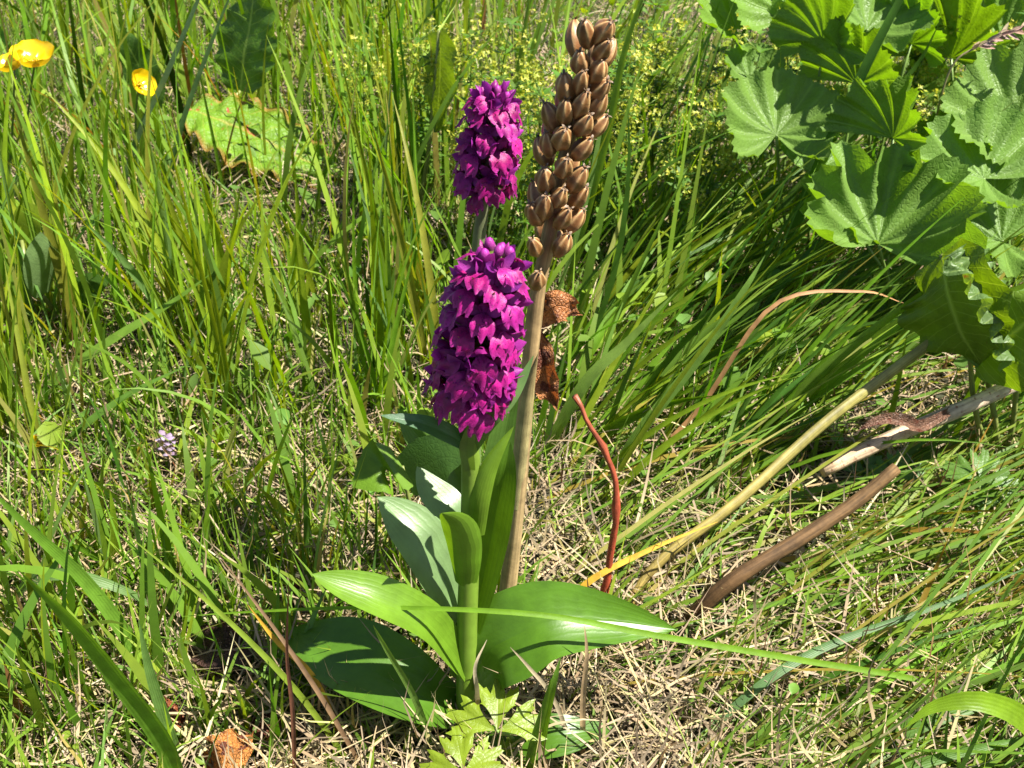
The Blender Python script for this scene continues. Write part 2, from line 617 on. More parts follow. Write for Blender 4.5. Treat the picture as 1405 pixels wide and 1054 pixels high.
def scatter(n, ymin=-0.16, ymax=2.3, pw=1.0):
    """ground points, denser near the camera"""
    Y = ymin + (ymax - ymin) * rng.random(n) ** (1 + pw)
    half = 0.50 * ((Y + CAM_D) * 0.84 + 0.30) + 0.10
    X = rng.uniform(-1, 1, n) * half
    return np.stack([X, Y, np.full(n, -0.003)], 1)


def palette(n, cols, weights, sp=0.22):
    c = np.array(cols)[rng.choice(len(cols), n, p=np.array(weights) / sum(weights))]
    return np.clip(c * (1 + rng.normal(0, sp, (n, 1))) * (1 + rng.normal(0, 0.08, (n, 3))), 0.003, 0.9)


OB = atz(641, 990)            # foot of the front orchid
SB = atz(688, 885)            # foot of the dried seed head
OY = OB.y


def clear_of_orchid(P, front=0.16, side=0.085):
    """stunted growth right around and in front of the orchid's leaf rosette"""
    x, y = P[:, 0] - OB.x, P[:, 1] - OB.y
    return (np.abs(x - 0.005) < side) & (y < 0.028) & (y > -front)


def mass():
    # dead straw lying in the sward
    n = 60000
    P = scatter(n, pw=0.9)
    px, py, _ = project(P)
    az = rng.uniform(0, 2 * np.pi, n)
    P[:, 2] += rng.random(n) ** 2 * 0.022
    strands('dead_thatch', 'tangled layer of pale dead grass lying on the ground under the green', 'thatch', M['straw'], P, az,
            rng.uniform(0.015, 0.07, n), rng.uniform(0.9, 1.75, n), rng.normal(0, 1.1, n), rng.uniform(0.0004, 0.0015, n),
            palette(n, [STRAW, PALE, (0.20, 0.12, 0.05), (0.10, 0.055, 0.028), (0.28, 0.24, 0.05)], [3.2, 1.1, 4, 4, 2.2]), nseg=4, clear=False)
    # short fine turf
    n = 56000
    P = scatter(n, pw=0.65)
    px, py, _ = project(P)
    keep = ~(clear_of_orchid(P) & (rng.random(n) < 0.6))
    keep &= ~((px > 700) & (py > 640) & (rng.random(n) < 0.45))
    keep &= ~((px < 600) & (py > 480) & (rng.random(n) < 0.3))
    P, px, py = P[keep], px[keep], py[keep]
    n = len(P)
    L = rng.uniform(0.02, 0.07, n) * np.where((px < 600) & (py > 500), 1.1, 1.0)
    L[clear_of_orchid(P)] *= 0.45
    az = rng.uniform(0, 2 * np.pi, n)
    az = np.where(px > 740, rng.normal(0.35, 0.6, n), az)
    strands('short_turf', 'fine short green grass filling the sward between the taller tufts', 'grass', M['turf'], P, az, L,
            np.abs(rng.normal(0.35, 0.25, n)) + np.where(px > 740, 0.5, 0), rng.normal(0.5, 0.5, n), rng.uniform(0.0008, 0.0024, n),
            palette(n, [GREEN, YGREEN, DGREEN, BLUEG, STRAW], [4, 4, 1.6, 0.8, 0.6]), nseg=4)
    # tall upright meadow grass on the left and behind
    n = 7600
    P = scatter(n, ymin=-0.02, ymax=2.3, pw=0.55)
    px, py, _ = project(P)
    w = np.where(px < 620, 1.0, 0.40)
    w = np.where((px > 960), 0.22, w)
    w = np.where((px < 620) & (py > 600), 0.45, w)
    w = np.where((px > 520) & (py > 700), 0.0, w)
    keep = (rng.random(n) < w) & ~clear_of_orchid(P)
    P, px, py = P[keep], px[keep], py[keep]
    n = len(P)
    L = rng.uniform(0.09, 0.24, n) * np.where(py > 560, 0.55, 1.0)
    az = np.where(px > 700, rng.normal(0.3, 0.7, n), rng.uniform(0, 2 * np.pi, n))
    col = palette(n, [GREEN, YGREEN, DGREEN, BLUEG, (0.3, 0.26, 0.08), (0.2, 0.1, 0.04)], [4, 5, 1.2, 0.8, 0.6, 0.25])
    strands('meadow_grass', 'tall upright bright green meadow grass standing behind the orchids', 'grass', M['turf'], P, az, L,
            np.abs(rng.normal(0.10, 0.12, n)) + np.where(px > 700, 0.18, 0), rng.normal(0.35, 0.4, n), rng.uniform(0.0013, 0.0052, n), col, nseg=7)
    # long grass swept over to the right
    n = 7000
    P = scatter(n, ymin=-0.14, ymax=0.75, pw=0.3)
    px, py, _ = project(P)
    keep = (px > 760 + rng.normal(0, 60, n)) & ((P[:, 1] > 0.02) | (P[:, 0] > 0.11)) & (py > 330)
    P, px, py = P[keep], px[keep], py[keep]
    n = len(P)
    az = rng.normal(0.32, 0.3, n)
    strands('swept_grass', 'long thin green grass swept over to one side beside the dead stalks', 'grass', M['turf'], P, az,
            rng.uniform(0.08, 0.22, n) * np.where(py > 620, 1.2, 1.0), np.where(py > 620, rng.normal(1.2, 0.15, n), rng.normal(0.9, 0.25, n)), rng.normal(0.45, 0.25, n), rng.uniform(0.001, 0.0027, n),
            palette(n, [GREEN, YGREEN, DGREEN, (0.24, 0.2, 0.04), (0.3, 0.15, 0.03), STRAW], [5, 3, 4, 1.4, 0.9, 0.4]), nseg=7)


mass()


def ground_cover():
    """small round and pointed herb leaves mixed through the turf"""
    n = 5200
    P = scatter(n, pw=0.6)
    px, py, _ = project(P)
    w = np.where((px > 700) & (py < 420), 1.0, 0.35)
    w = np.where((px > 700) & (py > 600), 0.12, w)
    P = P[(rng.random(n) < w) & ~clear_of_orchid(P)]
    n = len(P)
    zz = rng.uniform(0.008, 0.07, n)
    zz *= np.where(P[:, 1] > 0.2, 1.0, 0.5)
    az = rng.uniform(0, 2 * np.pi, n)
    size = rng.uniform(0.004, 0.010, n) * np.where(P[:, 1] < 0.15, 0.5, 1.0)
    tilt = rng.normal(0, 0.45, n)
    d = np.stack([np.cos(az), np.sin(az), tilt], 1)
    s = np.stack([-np.sin(az), np.cos(az), rng.normal(0, 0.3, n)], 1)
    c0 = P + np.stack([np.zeros(n), np.zeros(n), zz], 1)
    prof = [(0, 0.0), (0.25, 0.55), (0.55, 0.7), (0.85, 0.4), (1.0, 0.02)]
    V = np.zeros((n, 5, 3, 3))
    for k, (t, w_) in enumerate(prof):
        m = c0 + d * (size * 1.7 * t)[:, None] + np.array([0, 0, 1]) * (size * (0.5 * t - 0.8 * t * t))[:, None]
        V[:, k, 1] = m - np.array([0, 0, 1]) * (size * 0.08)[:, None]
        V[:, k, 0] = m - s * (size * w_)[:, None] + np.array([0, 0, 1]) * (size * 0.12 * w_)[:, None]
        V[:, k, 2] = m + s * (size * w_)[:, None] + np.array([0, 0, 1]) * (size * 0.12 * w_)[:, None]
    idx = np.arange(n * 15).reshape(n, 5, 3)
    F = np.concatenate([np.stack([idx[:, :-1, j], idx[:, :-1, j + 1], idx[:, 1:, j + 1], idx[:, 1:, j]], -1).reshape(-1, 4) for j in (0, 1)])
    T = np.repeat(palette(n, [(0.09, 0.2, 0.03), YGREEN, (0.05, 0.13, 0.025), (0.10, 0.2, 0.06)], [4, 3, 3, 1]), 15, 0)
    # stalks holding each leaf down to the ground
    VS = np.zeros((n, 2, 2, 3))
    for k in (0, 1):
        q = P if k == 0 else c0 + d * (size * 0.05)[:, None]
        VS[:, k, 0] = q - s * 0.0004
        VS[:, k, 1] = q + s * 0.0004
    i2 = np.arange(n * 4).reshape(n, 2, 2) + n * 15
    F2 = np.stack([i2[:, 0, 0], i2[:, 0, 1], i2[:, 1, 1], i2[:, 1, 0]], -1)
    V = np.concatenate([V.reshape(-1, 3), VS.reshape(-1, 3)])
    F = np.concatenate([F, F2])
    T = np.concatenate([T, np.repeat(T[::15], 4, 0)])
    me = mesh_from('ground_cover', V, F, T)
    me.materials.append(M['turf'])
    o = bpy.data.objects.new('ground_cover', me)
    COL.objects.link(o)
    o['kind'] = 'stuff'
    tag(o, 'small green herb leaves growing through the turf', 'herbs')


ground_cover()


# ------------------------------------------------------------------ profiles
def lance(w, base=0.35, peak=0.4):
    def f(t):
        a = base + (1 - base) * math.sin(min(1, t / peak) * math.pi / 2)
        b = 1 if t < peak else math.cos((t - peak) / (1 - peak) * math.pi / 2) ** 0.85
        return w * a * b + 0.0001
    return f


def ovate(w, base=0.15, peak=0.38):
    def f(t):
        a = base + (1 - base) * math.sin(min(1, t / peak) * math.pi / 2)
        b = 1 if t < peak else math.sqrt(max(0, 1 - ((t - peak) / (1 - peak)) ** 2))
        return w * a * b + 0.0001
    return f


def blade_w(w):
    return lambda t: w * (0.7 + 0.3 * min(1, t * 4)) * (1 - t ** 2.4) + 0.00008


CAMV = Vector((0, -0.75, 0.65))

# ------------------------------------------------------------------ orchid flowers
def tint_var(c, n):
    return [jit(c, 0.2) for _ in range(n)]


def floret_meshes(seed):
    random.seed(seed)
    s = 0.001
    out = {}
    c = (0.20, 0.016, 0.15)
    b = MB()
    b.tube(smooth([Vector((0, 0, -1)) * s, Vector((0.2, 2.5, 0.4)) * s, Vector((0, 5.2, 2)) * s], 6), [0.8 * s, 1.0 * s, 1.1 * s, 1.1 * s, 1.0 * s, 1.0 * s], 6,
           (0.10, 0.10, 0.04), (0.22, 0.015, 0.16))
    b.tube(smooth([Vector((0, 5.3, 1.7)) * s, Vector((0, 3.4, -0.4)) * s, Vector((0.2, 2.0, -3.4)) * s], 5), [1.1 * s, 1.0 * s, 0.9 * s, 0.7 * s, 0.35 * s], 6, c, (0.30, 0.02, 0.26))
    out['flower'] = b
    # broad three-lobed lip
    nt, nu = 8, 6
    rows, uvs, tt = [], [], []
    mid = smooth([Vector((0, 5.0, 2.2)), Vector((0, 7.2, 1.6)), Vector((0, 8.9, -0.4)), Vector((0, 9.6, -3.6))], nt)
    a = random.uniform(-0.25, 0.25)
    lobe = random.uniform(0.85, 1.1)
    base = jit((0.25, 0.005, 0.125), 0.3)
    for i in range(nt):
        t = i / (nt - 1)
        w = (0.8 + 3.1 * math.sin(min(1, t / 0.72) * math.pi / 2) ** 1.3) * (1.0 if t < 0.8 else 1 - 0.28 * ((t - 0.8) / 0.2)) * lobe
        r, uu, cc = [], [], []
        for j in range(2 * nu + 1):
            u = -1 + j / nu
            notch = 0.8 * t * t * math.cos(u * math.pi * 2) - 1.0 * t * u * u
            x = w * u
            y = mid[i].y - 1.1 * t * u * u + 0.5 * t * math.cos(u * 6.5) + random.uniform(-.28, .28)
            z = mid[i].z - notch + a * x + random.uniform(-.25, .25)
            r.append(Vector((x, y, z)) * s)
            uu.append((u, t))
            cc.append(lerp3(lerp3((0.34, 0.04, 0.26), base, min(1, t * 2.5)), (0.36, 0.035, 0.26), max(0, t - 0.8) * 3 + max(0, abs(u) - 0.75) * 1.5))
        rows.append(r); uvs.append(uu); tt.append(cc)
    b = MB(); b.grid(rows, tt, uvs); out['lip'] = b
    for nm, sg in (('sepal_a', -1), ('sepal_b', 1)):
        b = MB()
        o_ = random.uniform(-0.8, 0.8)
        mid = [Vector((0.8 * sg, 5, 2.4)) * s, Vector((3.0 * sg, 5.6, 4.0 + o_)) * s, Vector((6.0 * sg, 7.6 + 1.5 * o_, 6.2 + 1.4 * o_)) * s]
        b.leaf(mid, ovate(1.75 * s, 0.4, 0.4), (0.3 * sg, 1, 0.1), nt=7, nu=2, fold=0.28, tint=jit((0.22, 0.015, 0.18), 0.3), tint2=jit((0.30, 0.035, 0.29), 0.3))
        out[nm] = b
    b = MB()
    b.leaf([Vector((0, 4.8, 2.6)) * s, Vector((0, 5.6, 5.6)) * s, Vector((0, 9.0, 6.6)) * s], ovate(2.1 * s, 0.5, 0.45), (0, -0.8, 0.6), nt=7, nu=3, curl=-1.2,
           tint=jit((0.18, 0.008, 0.13), 0.3), tint2=jit((0.27, 0.015, 0.2), 0.3))
    out['hood'] = b
    b = MB()
    b.leaf([Vector((0, 0.3, -1.4)) * s, Vector((0.4, 5, -2.4)) * s, Vector((1.0, 9.5, 1.0)) * s], lance(1.25 * s, 0.6, 0.3), (0, -0.3, 1), nt=7, nu=1, fold=0.3,
           tint=(0.06, 0.11, 0.03), tint2=(0.12, 0.03, 0.06))
    out['bract'] = b
    return out


def bud_mesh():
    s = 0.001
    b = MB()
    b.tube(smooth([Vector((0, 0, -0.5)) * s, Vector((0, 2.5, 1)) * s, Vector((0, 5, 3.2)) * s, Vector((0, 6.4, 5)) * s], 7), [0.7 * s, 0.9 * s, 1.3 * s, 1.9 * s, 2.0 * s, 1.5 * s, 0.4 * s], 7,
           (0.13, 0.06, 0.06), (0.33, 0.02, 0.27))
    return b


def to_mesh(nm, b, mat):
    me = mesh_from(nm, np.array(b.V), b.F, b.T, b.U)
    me.materials.append(mat)
    return me


FLORETS = []
for sd in range(6):
    f = floret_meshes(100 + sd)
    FLORETS.append({nm: to_mesh(nm.split('_')[0], b, M['lip'] if nm == 'lip' else (M['orchid_leaf'] if nm == 'bract' else M['petal'])) for nm, b in f.items()})
BUD = to_mesh('bud', bud_mesh(), M['petal'])
random.seed(21)


def child(name, me, parent, mat4=None):
    o = bpy.data.objects.new(name, me)
    COL.objects.link(o)
    o.parent = parent
    if mat4 is not None:
        o.matrix_basis = mat4
    return o


def flower_spike(root, axis_pts, n, size, axis_r, phase=0.0, nbud=5):
    ax = smooth(axis_pts, 60)
    T = tangents(ax)
    o0 = Vector(root.location)
    ga = math.radians(137.508)
    for i in range(n + nbud):
        t = (i + 0.3) / (n + nbud)
        k = min(59, int(t * 59))
        A = T[k]
        ref = Vector((1, 0, 0))
        e1 = (ref - A * ref.dot(A)).normalized()
        e2 = A.cross(e1)
        th = phase + i * ga + random.uniform(-0.15, 0.15)
        r = e1 * math.cos(th) + e2 * math.sin(th)
        el = -0.12 + 0.75 * t ** 2 + random.uniform(-0.14, 0.14)
        yv = (r * math.cos(el) + A * math.sin(el)).normalized()
        xv = yv.cross(A).normalized()
        roll = random.uniform(-0.5, 0.5)
        xv = Quaternion(yv, roll) @ xv
        zv = xv.cross(yv).normalized()
        sc = size * (1.0 - 0.36 * t ** 3) * (0.92 + 0.16 * random.random())
        if i < 6:
            sc *= 0.92
        pos = ax[k] + r * axis_r * 0.6 - o0
        m = Matrix.Translation(pos) @ Matrix((xv, yv, zv)).transposed().to_4x4() @ Matrix.Diagonal((sc, sc, sc, 1))
        if i >= n:
            child('bud', BUD, root, m)
            continue
        fm = FLORETS[random.randrange(6)]
        fl = child('flower', fm['flower'], root, m)
        for nm in ('lip', 'sepal_a', 'sepal_b', 'hood', 'bract'):
            child(nm.split('_')[0], fm[nm], fl)


def add_leaf(root, name, pts, w, normal, mat, tint, tint2=None, **kw):
    b = MB()
    prof = kw.pop('prof', None) or lance(w, kw.pop('base', 0.5), kw.pop('peak', 0.4))
    b.leaf(pts, prof, normal, tint=tint, tint2=tint2, **kw)
    return b.build(name, mat, root)


# ------------------------------------------------------------------ front orchid
def front_orchid():
    Y = OY
    root = thing('orchid', (OB.x, OB.y, 0), 'marsh orchid with large purple spike above broad glossy leaves', 'orchid')
    st = [Vector((OB.x, OB.y, -0.004)), aty(640, 930, Y), aty(641, 850, Y), aty(645, 740, Y), aty(646, 640, Y), aty(641, 575, Y - 0.002), aty(650, 500, Y - 0.004),
          aty(667, 420, Y - 0.006), aty(681, 348, Y - 0.006)]
    b = MB()
    n = 30
    b.tube(smooth(st, n), [0.0052 - 0.0026 * (i / (n - 1)) ** 1.2 for i in range(n)], 12, (0.15, 0.26, 0.025), (0.14, 0.20, 0.03))
    b.build('stem', M['orchid_stem'], root)
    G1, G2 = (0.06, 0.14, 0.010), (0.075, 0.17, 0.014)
    LF = M['orchid_leaf']
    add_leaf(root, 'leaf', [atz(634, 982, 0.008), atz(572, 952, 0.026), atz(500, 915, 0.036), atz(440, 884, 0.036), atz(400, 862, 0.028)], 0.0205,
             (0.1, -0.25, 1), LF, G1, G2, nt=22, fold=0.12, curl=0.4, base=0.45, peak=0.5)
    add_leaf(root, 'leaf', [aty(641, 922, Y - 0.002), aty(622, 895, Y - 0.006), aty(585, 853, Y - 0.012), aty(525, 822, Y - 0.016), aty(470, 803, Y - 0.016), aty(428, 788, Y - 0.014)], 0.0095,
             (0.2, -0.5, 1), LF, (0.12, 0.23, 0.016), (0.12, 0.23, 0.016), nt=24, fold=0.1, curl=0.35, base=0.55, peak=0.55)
    add_leaf(root, 'leaf', [aty(648, 940, Y - 0.002), aty(668, 896, Y - 0.004), aty(706, 873, Y - 0.006), aty(756, 852, Y - 0.004), aty(840, 853, Y), aty(928, 864, Y + 0.002)], 0.0205,
             (-0.15, -0.75, 1), LF, G1, (0.08, 0.18, 0.012), nt=24, fold=0.12, curl=0.35, base=0.5, peak=0.36, wave=0.0012, wfreq=1.5)
    add_leaf(root, 'leaf', [atz(655, 1000, 0.006), atz(710, 1012, 0.016), atz(775, 1008, 0.02), atz(842, 998, 0.014)], 0.0105,
             (-0.1, -0.4, 1), LF, G1, G1, nt=16, fold=0.1, base=0.6, peak=0.5)
    add_leaf(root, 'leaf', [aty(636, 880, Y + 0.003), aty(612, 810, Y + 0.010), aty(576, 745, Y + 0.018), aty(545, 710, Y + 0.024), aty(518, 682, Y + 0.028)], 0.0135,
             (0.35, -0.35, 0.85), LF, (0.12, 0.20, 0.07), (0.15, 0.24, 0.09), nt=20, fold=0.14, curl=0.3, base=0.5, peak=0.5)
    add_leaf(root, 'leaf', [aty(646, 862, Y + 0.003), aty(662, 790, Y + 0.006), aty(678, 715, Y + 0.008), aty(692, 650, Y + 0.008), aty(700, 606, Y + 0.012)], 0.0092,
             (-0.5, -1, 0.3), LF, (0.11, 0.21, 0.014), (0.07, 0.15, 0.012), nt=20, fold=0.25, base=0.6, peak=0.45)
    # clasping sheath leaf with a rolled-back tip
    add_leaf(root, 'leaf', [aty(638, 805, Y - 0.004), aty(637, 775, Y - 0.007), aty(633, 745, Y - 0.010), aty(624, 720, Y - 0.014), aty(606, 704, Y - 0.020)], 0.0090,
             (-0.15, -1, 0.2), LF, (0.13, 0.25, 0.016), (0.12, 0.22, 0.02), nt=18, curl=-0.9, base=0.6, peak=0.55)
    add_leaf(root, 'leaf', [aty(640, 735, Y + 0.002), aty(618, 700, Y + 0.006), aty(592, 672, Y + 0.012), aty(572, 640, Y + 0.020)], 0.0085,
             (0.4, -0.4, 0.8), LF, (0.13, 0.22, 0.08), (0.15, 0.24, 0.09), nt=16, fold=0.12, base=0.5, peak=0.45)
    add_leaf(root, 'leaf', [aty(652, 735, Y - 0.004), aty(656, 690, Y - 0.006), aty(672, 640, Y - 0.004), aty(705, 585, Y + 0.0)], 0.0050,
             (-0.2, -1, 0.2), LF, (0.15, 0.26, 0.02), (0.13, 0.23, 0.02), nt=16, curl=-0.8, base=0.8, peak=0.3)
    add_leaf(root, 'leaf', [aty(640, 612, Y - 0.003), aty(615, 596, Y - 0.008), aty(575, 580, Y - 0.012), aty(522, 570, Y - 0.014)], 0.0042,
             (0, -0.5, 0.8), LF, (0.06, 0.13, 0.06), (0.05, 0.12, 0.05), nt=14, fold=0.25, base=0.6, peak=0.35)
    add_leaf(root, 'leaf', [aty(648, 618, Y - 0.002), aty(672, 578, Y - 0.008), aty(698, 548, Y - 0.006), aty(716, 520, Y - 0.002), aty(732, 488, Y + 0.002)], 0.0030,
             (0.2, -0.9, 0.4), LF, (0.11, 0.19, 0.05), (0.09, 0.17, 0.05), nt=16, fold=0.25, base=0.6, peak=0.35)
    add_leaf(root, 'leaf', [aty(645, 645, Y - 0.004), aty(640, 615, Y - 0.008), aty(646, 590, Y - 0.012), aty(650, 566, Y - 0.016)], 0.0028,
             (0, -1, 0.2), LF, (0.12, 0.2, 0.045), (0.12, 0.2, 0.045), nt=10, fold=0.25, base=0.7, peak=0.3)
    flower_spike(root, [aty(643, 552, Y - 0.003), aty(651, 495, Y - 0.004), aty(667, 420, Y - 0.006), aty(680, 352, Y - 0.006)], 58, 1.56, 0.0035, 0.4, 5)
    return root


front_orchid()


def back_orchid():
    b0 = aty(652, 870, OY + 0.085)
    Y = OY + 0.085
    foot = Vector((b0.x, Y, 0))
    root = thing('orchid', foot, 'marsh orchid with smaller purple spike standing tall behind the larger one', 'orchid')
    st = [foot - Vector((0, 0, 0.004)), aty(650, 520, Y), aty(656, 350, Y), aty(662, 290, Y), aty(672, 210, Y), aty(680, 135, Y)]
    b = MB()
    b.tube(smooth(st, 22), [0.004 - 0.002 * i / 21 for i in range(22)], 10, (0.12, 0.2, 0.05), (0.16, 0.13, 0.10))
    b.build('stem', M['orchid_stem'], root)
    for pts, w in (([aty(651, 700, Y), aty(620, 640, Y + 0.005), aty(575, 600, Y + 0.01), aty(545, 560, Y + 0.012)], 0.009),
                   ([aty(652, 720, Y), aty(680, 650, Y + 0.004), aty(700, 560, Y + 0.008), aty(712, 500, Y + 0.01)], 0.008),
                   ([aty(655, 420, Y), aty(652, 395, Y - 0.004), aty(646, 365, Y - 0.008)], 0.003)):
        add_leaf(root, 'leaf', pts, w, (0.1, -0.8, 0.6), M['orchid_leaf'], (0.09, 0.17, 0.03), (0.08, 0.16, 0.03), nt=14, fold=0.2)
    flower_spike(root, [aty(662, 264, Y), aty(668, 220, Y), aty(676, 165, Y), aty(680, 138, Y)], 36, 1.3, 0.0028, 1.9, 4)


back_orchid()


# ------------------------------------------------------------------ dried seed head
def pod_meshes():
    s = 0.001
    out = []
    for v in range(3):
        random.seed(50 + v)
        b = MB()
        L, R = 10.8 + v * 0.5, 3.5 - v * 0.15
        nt, ns = 12, 24
        rows, tt, uv = [], [], []
        for i in range(nt):
            t = i / (nt - 1)
            r = R * (math.sin(math.pi * min(1, (0.06 + 0.90 * t)) ** 0.95) ** 0.72) + 0.25
            rr, cc, uu = [], [], []
            for j in range(ns):
                a = 2 * math.pi * j / ns
                k6 = math.cos(3 * a)
                rib = abs(k6) ** 6
                rad = r * (0.90 + 0.13 * rib - 0.05 * (1 - abs(k6)) * math.sin(math.pi * t))
                rr.append(Vector((math.cos(a) * rad, math.sin(a) * rad, L * (t - 0.02))) * s)
                c = lerp3((0.20, 0.085, 0.026), (0.58, 0.38, 0.17), 0.9 * rib * (0.35 + 0.65 * t))
                cc.append(jit(c, 0.12)); uu.append((j / ns, t))
            rows.append(rr); tt.append(cc); uv.append(uu)
        b.grid(rows, tt, uv, closed=True)
        base = 0
        b.F.append(tuple(reversed(range(ns))))
        b.F.append(tuple((nt - 1) * ns + k for k in range(ns)))
        tip = MB()
        z = L * 0.96
        for q in range(3):
            a = q * 2.1 + v
            tip.leaf([Vector((0, 0, z)) * s, Vector((math.cos(a) * 0.8, math.sin(a) * 0.8, z + 0.9)) * s, Vector((math.cos(a) * 1.7, math.sin(a) * 1.7, z + 1.0 + 0.7 * (q % 2))) * s],
                     lance(0.45 * s, 0.7, 0.3), (math.cos(a), math.sin(a), 1), nt=4, nu=1, tint=(0.10, 0.06, 0.035), tint2=(0.22, 0.15, 0.09))
        out.append((to_mesh('seed_pod', b, M['pod']), to_mesh('withered_tip', tip, M['pod'])))
    random.seed(60)
    return out


def seed_head():
    Y = SB.y
    root = thing('dried_seed_head', (SB.x, SB.y, 0), 'tall dead brown seed head of plump pods on a straw coloured stem', 'seed head')
    st = [Vector((SB.x, SB.y, -0.005)), aty(694, 830, Y), aty(706, 730, Y), aty(720, 570, Y), aty(735, 420, Y), aty(752, 330, Y), aty(775, 215, Y), aty(800, 120, Y), aty(816, 62, Y)]
    n = 40
    P = smooth(st, n)
    b = MB()
    b.tube(P, [0.0043 - 0.0024 * (i / (n - 1)) ** 1.3 + 0.0002 * math.sin(i * 1.1) for i in range(n)], 12, (0.46, 0.34, 0.16), (0.26, 0.15, 0.07))
    b.build('stem', M['dry_stem'], root)
    add_leaf(root, 'stem_sheath', [aty(707, 700, Y - 0.0038), aty(713, 640, Y - 0.0042), aty(722, 560, Y - 0.0045), aty(729, 520, Y - 0.0047), aty(738, 486, Y - 0.005)], 0.0034, (-0.1, -1, 0.15),
             M['dry_stem'], (0.36, 0.32, 0.14), (0.38, 0.28, 0.12), nt=14, curl=-1.0, base=0.7, peak=0.3)
    PM = pod_meshes()
    pods = [(804, 47), (828, 43), (826, 69), (796, 85), (820, 97), (776, 121), (797, 114), (820, 125), (797, 144), (817, 146), (775, 154), (757, 161), (801, 170), (818, 172),
            (771, 189), (752, 198), (799, 204), (774, 229), (748, 247), (792, 246), (767, 270), (793, 271), (746, 285), (734, 293), (772, 300), (788, 303), (772, 336), (734, 339), (737, 384)]
    sm = smooth(st, 400)
    px, py, _ = project(np.array([tuple(v) for v in sm]))
    T = tangents(sm)
    R = 0.0098
    spots = []
    for (x, y) in pods:
        k = int(np.argmin((px - x) ** 2 * 0.3 + (py - (y + 4)) ** 2))
        A = sm[k]
        q = aty(x, y, A.y)
        dx = q.x - A.x
        spots.append((k, max(-1, min(1, dx / R)), x, y, A))
    allp = []
    for k, sx, x, y, A in spots:
        dy = -math.sqrt(max(0.0, 1 - sx * sx)) * R
        c = aty(x, y, A.y + dy)
        allp.append((c, Vector((sx, dy / R, 0)), k))
    for i in range(14):
        k = int(np.interp(345 - i * 22, py[::-1], np.arange(400)[::-1]))
        a = random.uniform(0.25, math.pi - 0.25)
        A = sm[k]
        allp.append((A + Vector((math.cos(a) * R, math.sin(a) * R, 0)), Vector((math.cos(a), math.sin(a), 0)), k))
    for c, r, k in allp:
        ax = T[k]
        d = (ax * 0.9 + r * 0.52 + Vector((random.uniform(-.18, .18), random.uniform(-.18, .18), 0))).normalized()
        q = d.to_track_quat('Z', 'Y') @ Quaternion((0, 0, 1), random.uniform(0, 6.28))
        sc = random.uniform(1.0, 1.2)
        m = Matrix.Translation(c - d * 0.0056 * sc - Vector(root.location)) @ q.to_matrix().to_4x4() @ Matrix.Diagonal((sc, sc, sc, 1))
        pm, tm = PM[random.randrange(3)]
        o = child('seed_pod', pm, root, m)
        child('withered_tip', tm, o)


seed_head()


# ------------------------------------------------------------------ lady's mantle leaves
def mantle_leaf(center, N, fwd, R, lobes=9, pleat=0.16, cup=0.25, tint=GREEN, span=150, depth=0.16):
    """fan-pleated round leaf; centre = where the stalk meets it"""
    N = Vector(N).normalized()
    fwd = Vector(fwd)
    fwd = (fwd - N * fwd.dot(N)).normalized()
    S = fwd.cross(N)
    per = 10
    nth, nr = lobes * per + 1, 7
    rows, tt, uv = [], [], []
    ph = random.uniform(0, 6)
    lj = [random.uniform(0.80, 1.08) for _ in range(lobes + 1)]
    rj = [random.uniform(-0.12, 0.12) for _ in range(lobes + 1)]
    fo = random.uniform(0.0, 0.45)
    for i in range(nr):
        q = (i / (nr - 1))
        rr, cc, uu = [], [], []
        for j in range(nth):
            f = j / (nth - 1)
            th = math.radians(-span + 2 * span * f)
            lp = (f * lobes) % 1.0
            lo = abs(2 * lp - 1)                       # 0 at a lobe's midrib, 1 in the notch
            edge = 1 - depth * lo ** 2.2 - 0.05 * (j % 2)
            edge *= (0.86 + 0.14 * math.cos(th * 0.6)) * lj[min(lobes, int(f * lobes))] ** (1 - lo)
            edge = min(edge, 1.05)
            r = R * q * (1 + (edge - 1) * q ** 1.5)
            z = R * (0.6 * pleat * (0.5 - 0.5 * math.cos(math.pi * lo) - 0.5) * q + cup * q * q + fo * q * abs(math.sin(th)) ** 1.5 + rj[min(lobes, int(f * lobes))] * q * q * (1 - lo) + 0.06 * q * math.sin(th * 2 + ph) + 0.04 * q * q * math.sin(th * 5 + ph * 2))
            rr.append(Vector(center) + fwd * (r * math.cos(th)) + S * (r * math.sin(th)) + N * z)
            cc.append(lerp3(tint, tuple(x * 1.2 for x in tint), max(0, 1 - lo * 5) * 0.6))
            uu.append((f * lobes, q))
        rows.append(rr); tt.append(cc); uv.append(uu)
    b = MB()
    b.grid([list(reversed(r)) for r in rows], [list(reversed(r)) for r in tt], [list(reversed(r)) for r in uv])
    # keep the upper face along N
    return b


def petiole(root, a, b_, r=0.0012, tint=(0.14, 0.22, 0.05), bend=0.01):
    m = MB()
    a, b_ = Vector(a), Vector(b_)
    mid = a.lerp(b_, 0.5) + Vector((random.uniform(-bend, bend), random.uniform(-bend, bend), 0))
    m.tube(smooth([a, mid, b_], 8), [r * 1.15 - r * 0.3 * i / 7 for i in range(8)], 6, tint)
    return m.build('leaf_stalk', M['orchid_stem'], root)


def mantle_plant(foot_px, leaves, label):
    f = atz(*foot_px)
    root = thing('mantle_plant', (f.x, f.y, 0), label, 'leafy plant', "lobed leafy plants in the back corner")
    for (px, py, dy, R, N, fwd, tint, kw) in leaves:
        c = aty(px, py, f.y + dy)
        c.z = max(c.z, 0.02)
        mb = mantle_leaf(c, N, fwd, R, tint=jit(tint, 0.1), **kw)
        lf = mb.build('leaf', M['mantle'], root)
        st = Vector((f.x + random.uniform(-.01, .01), f.y + random.uniform(-.01, .01), -0.003))
        petiole(root, st, c, 0.0013)
    return root


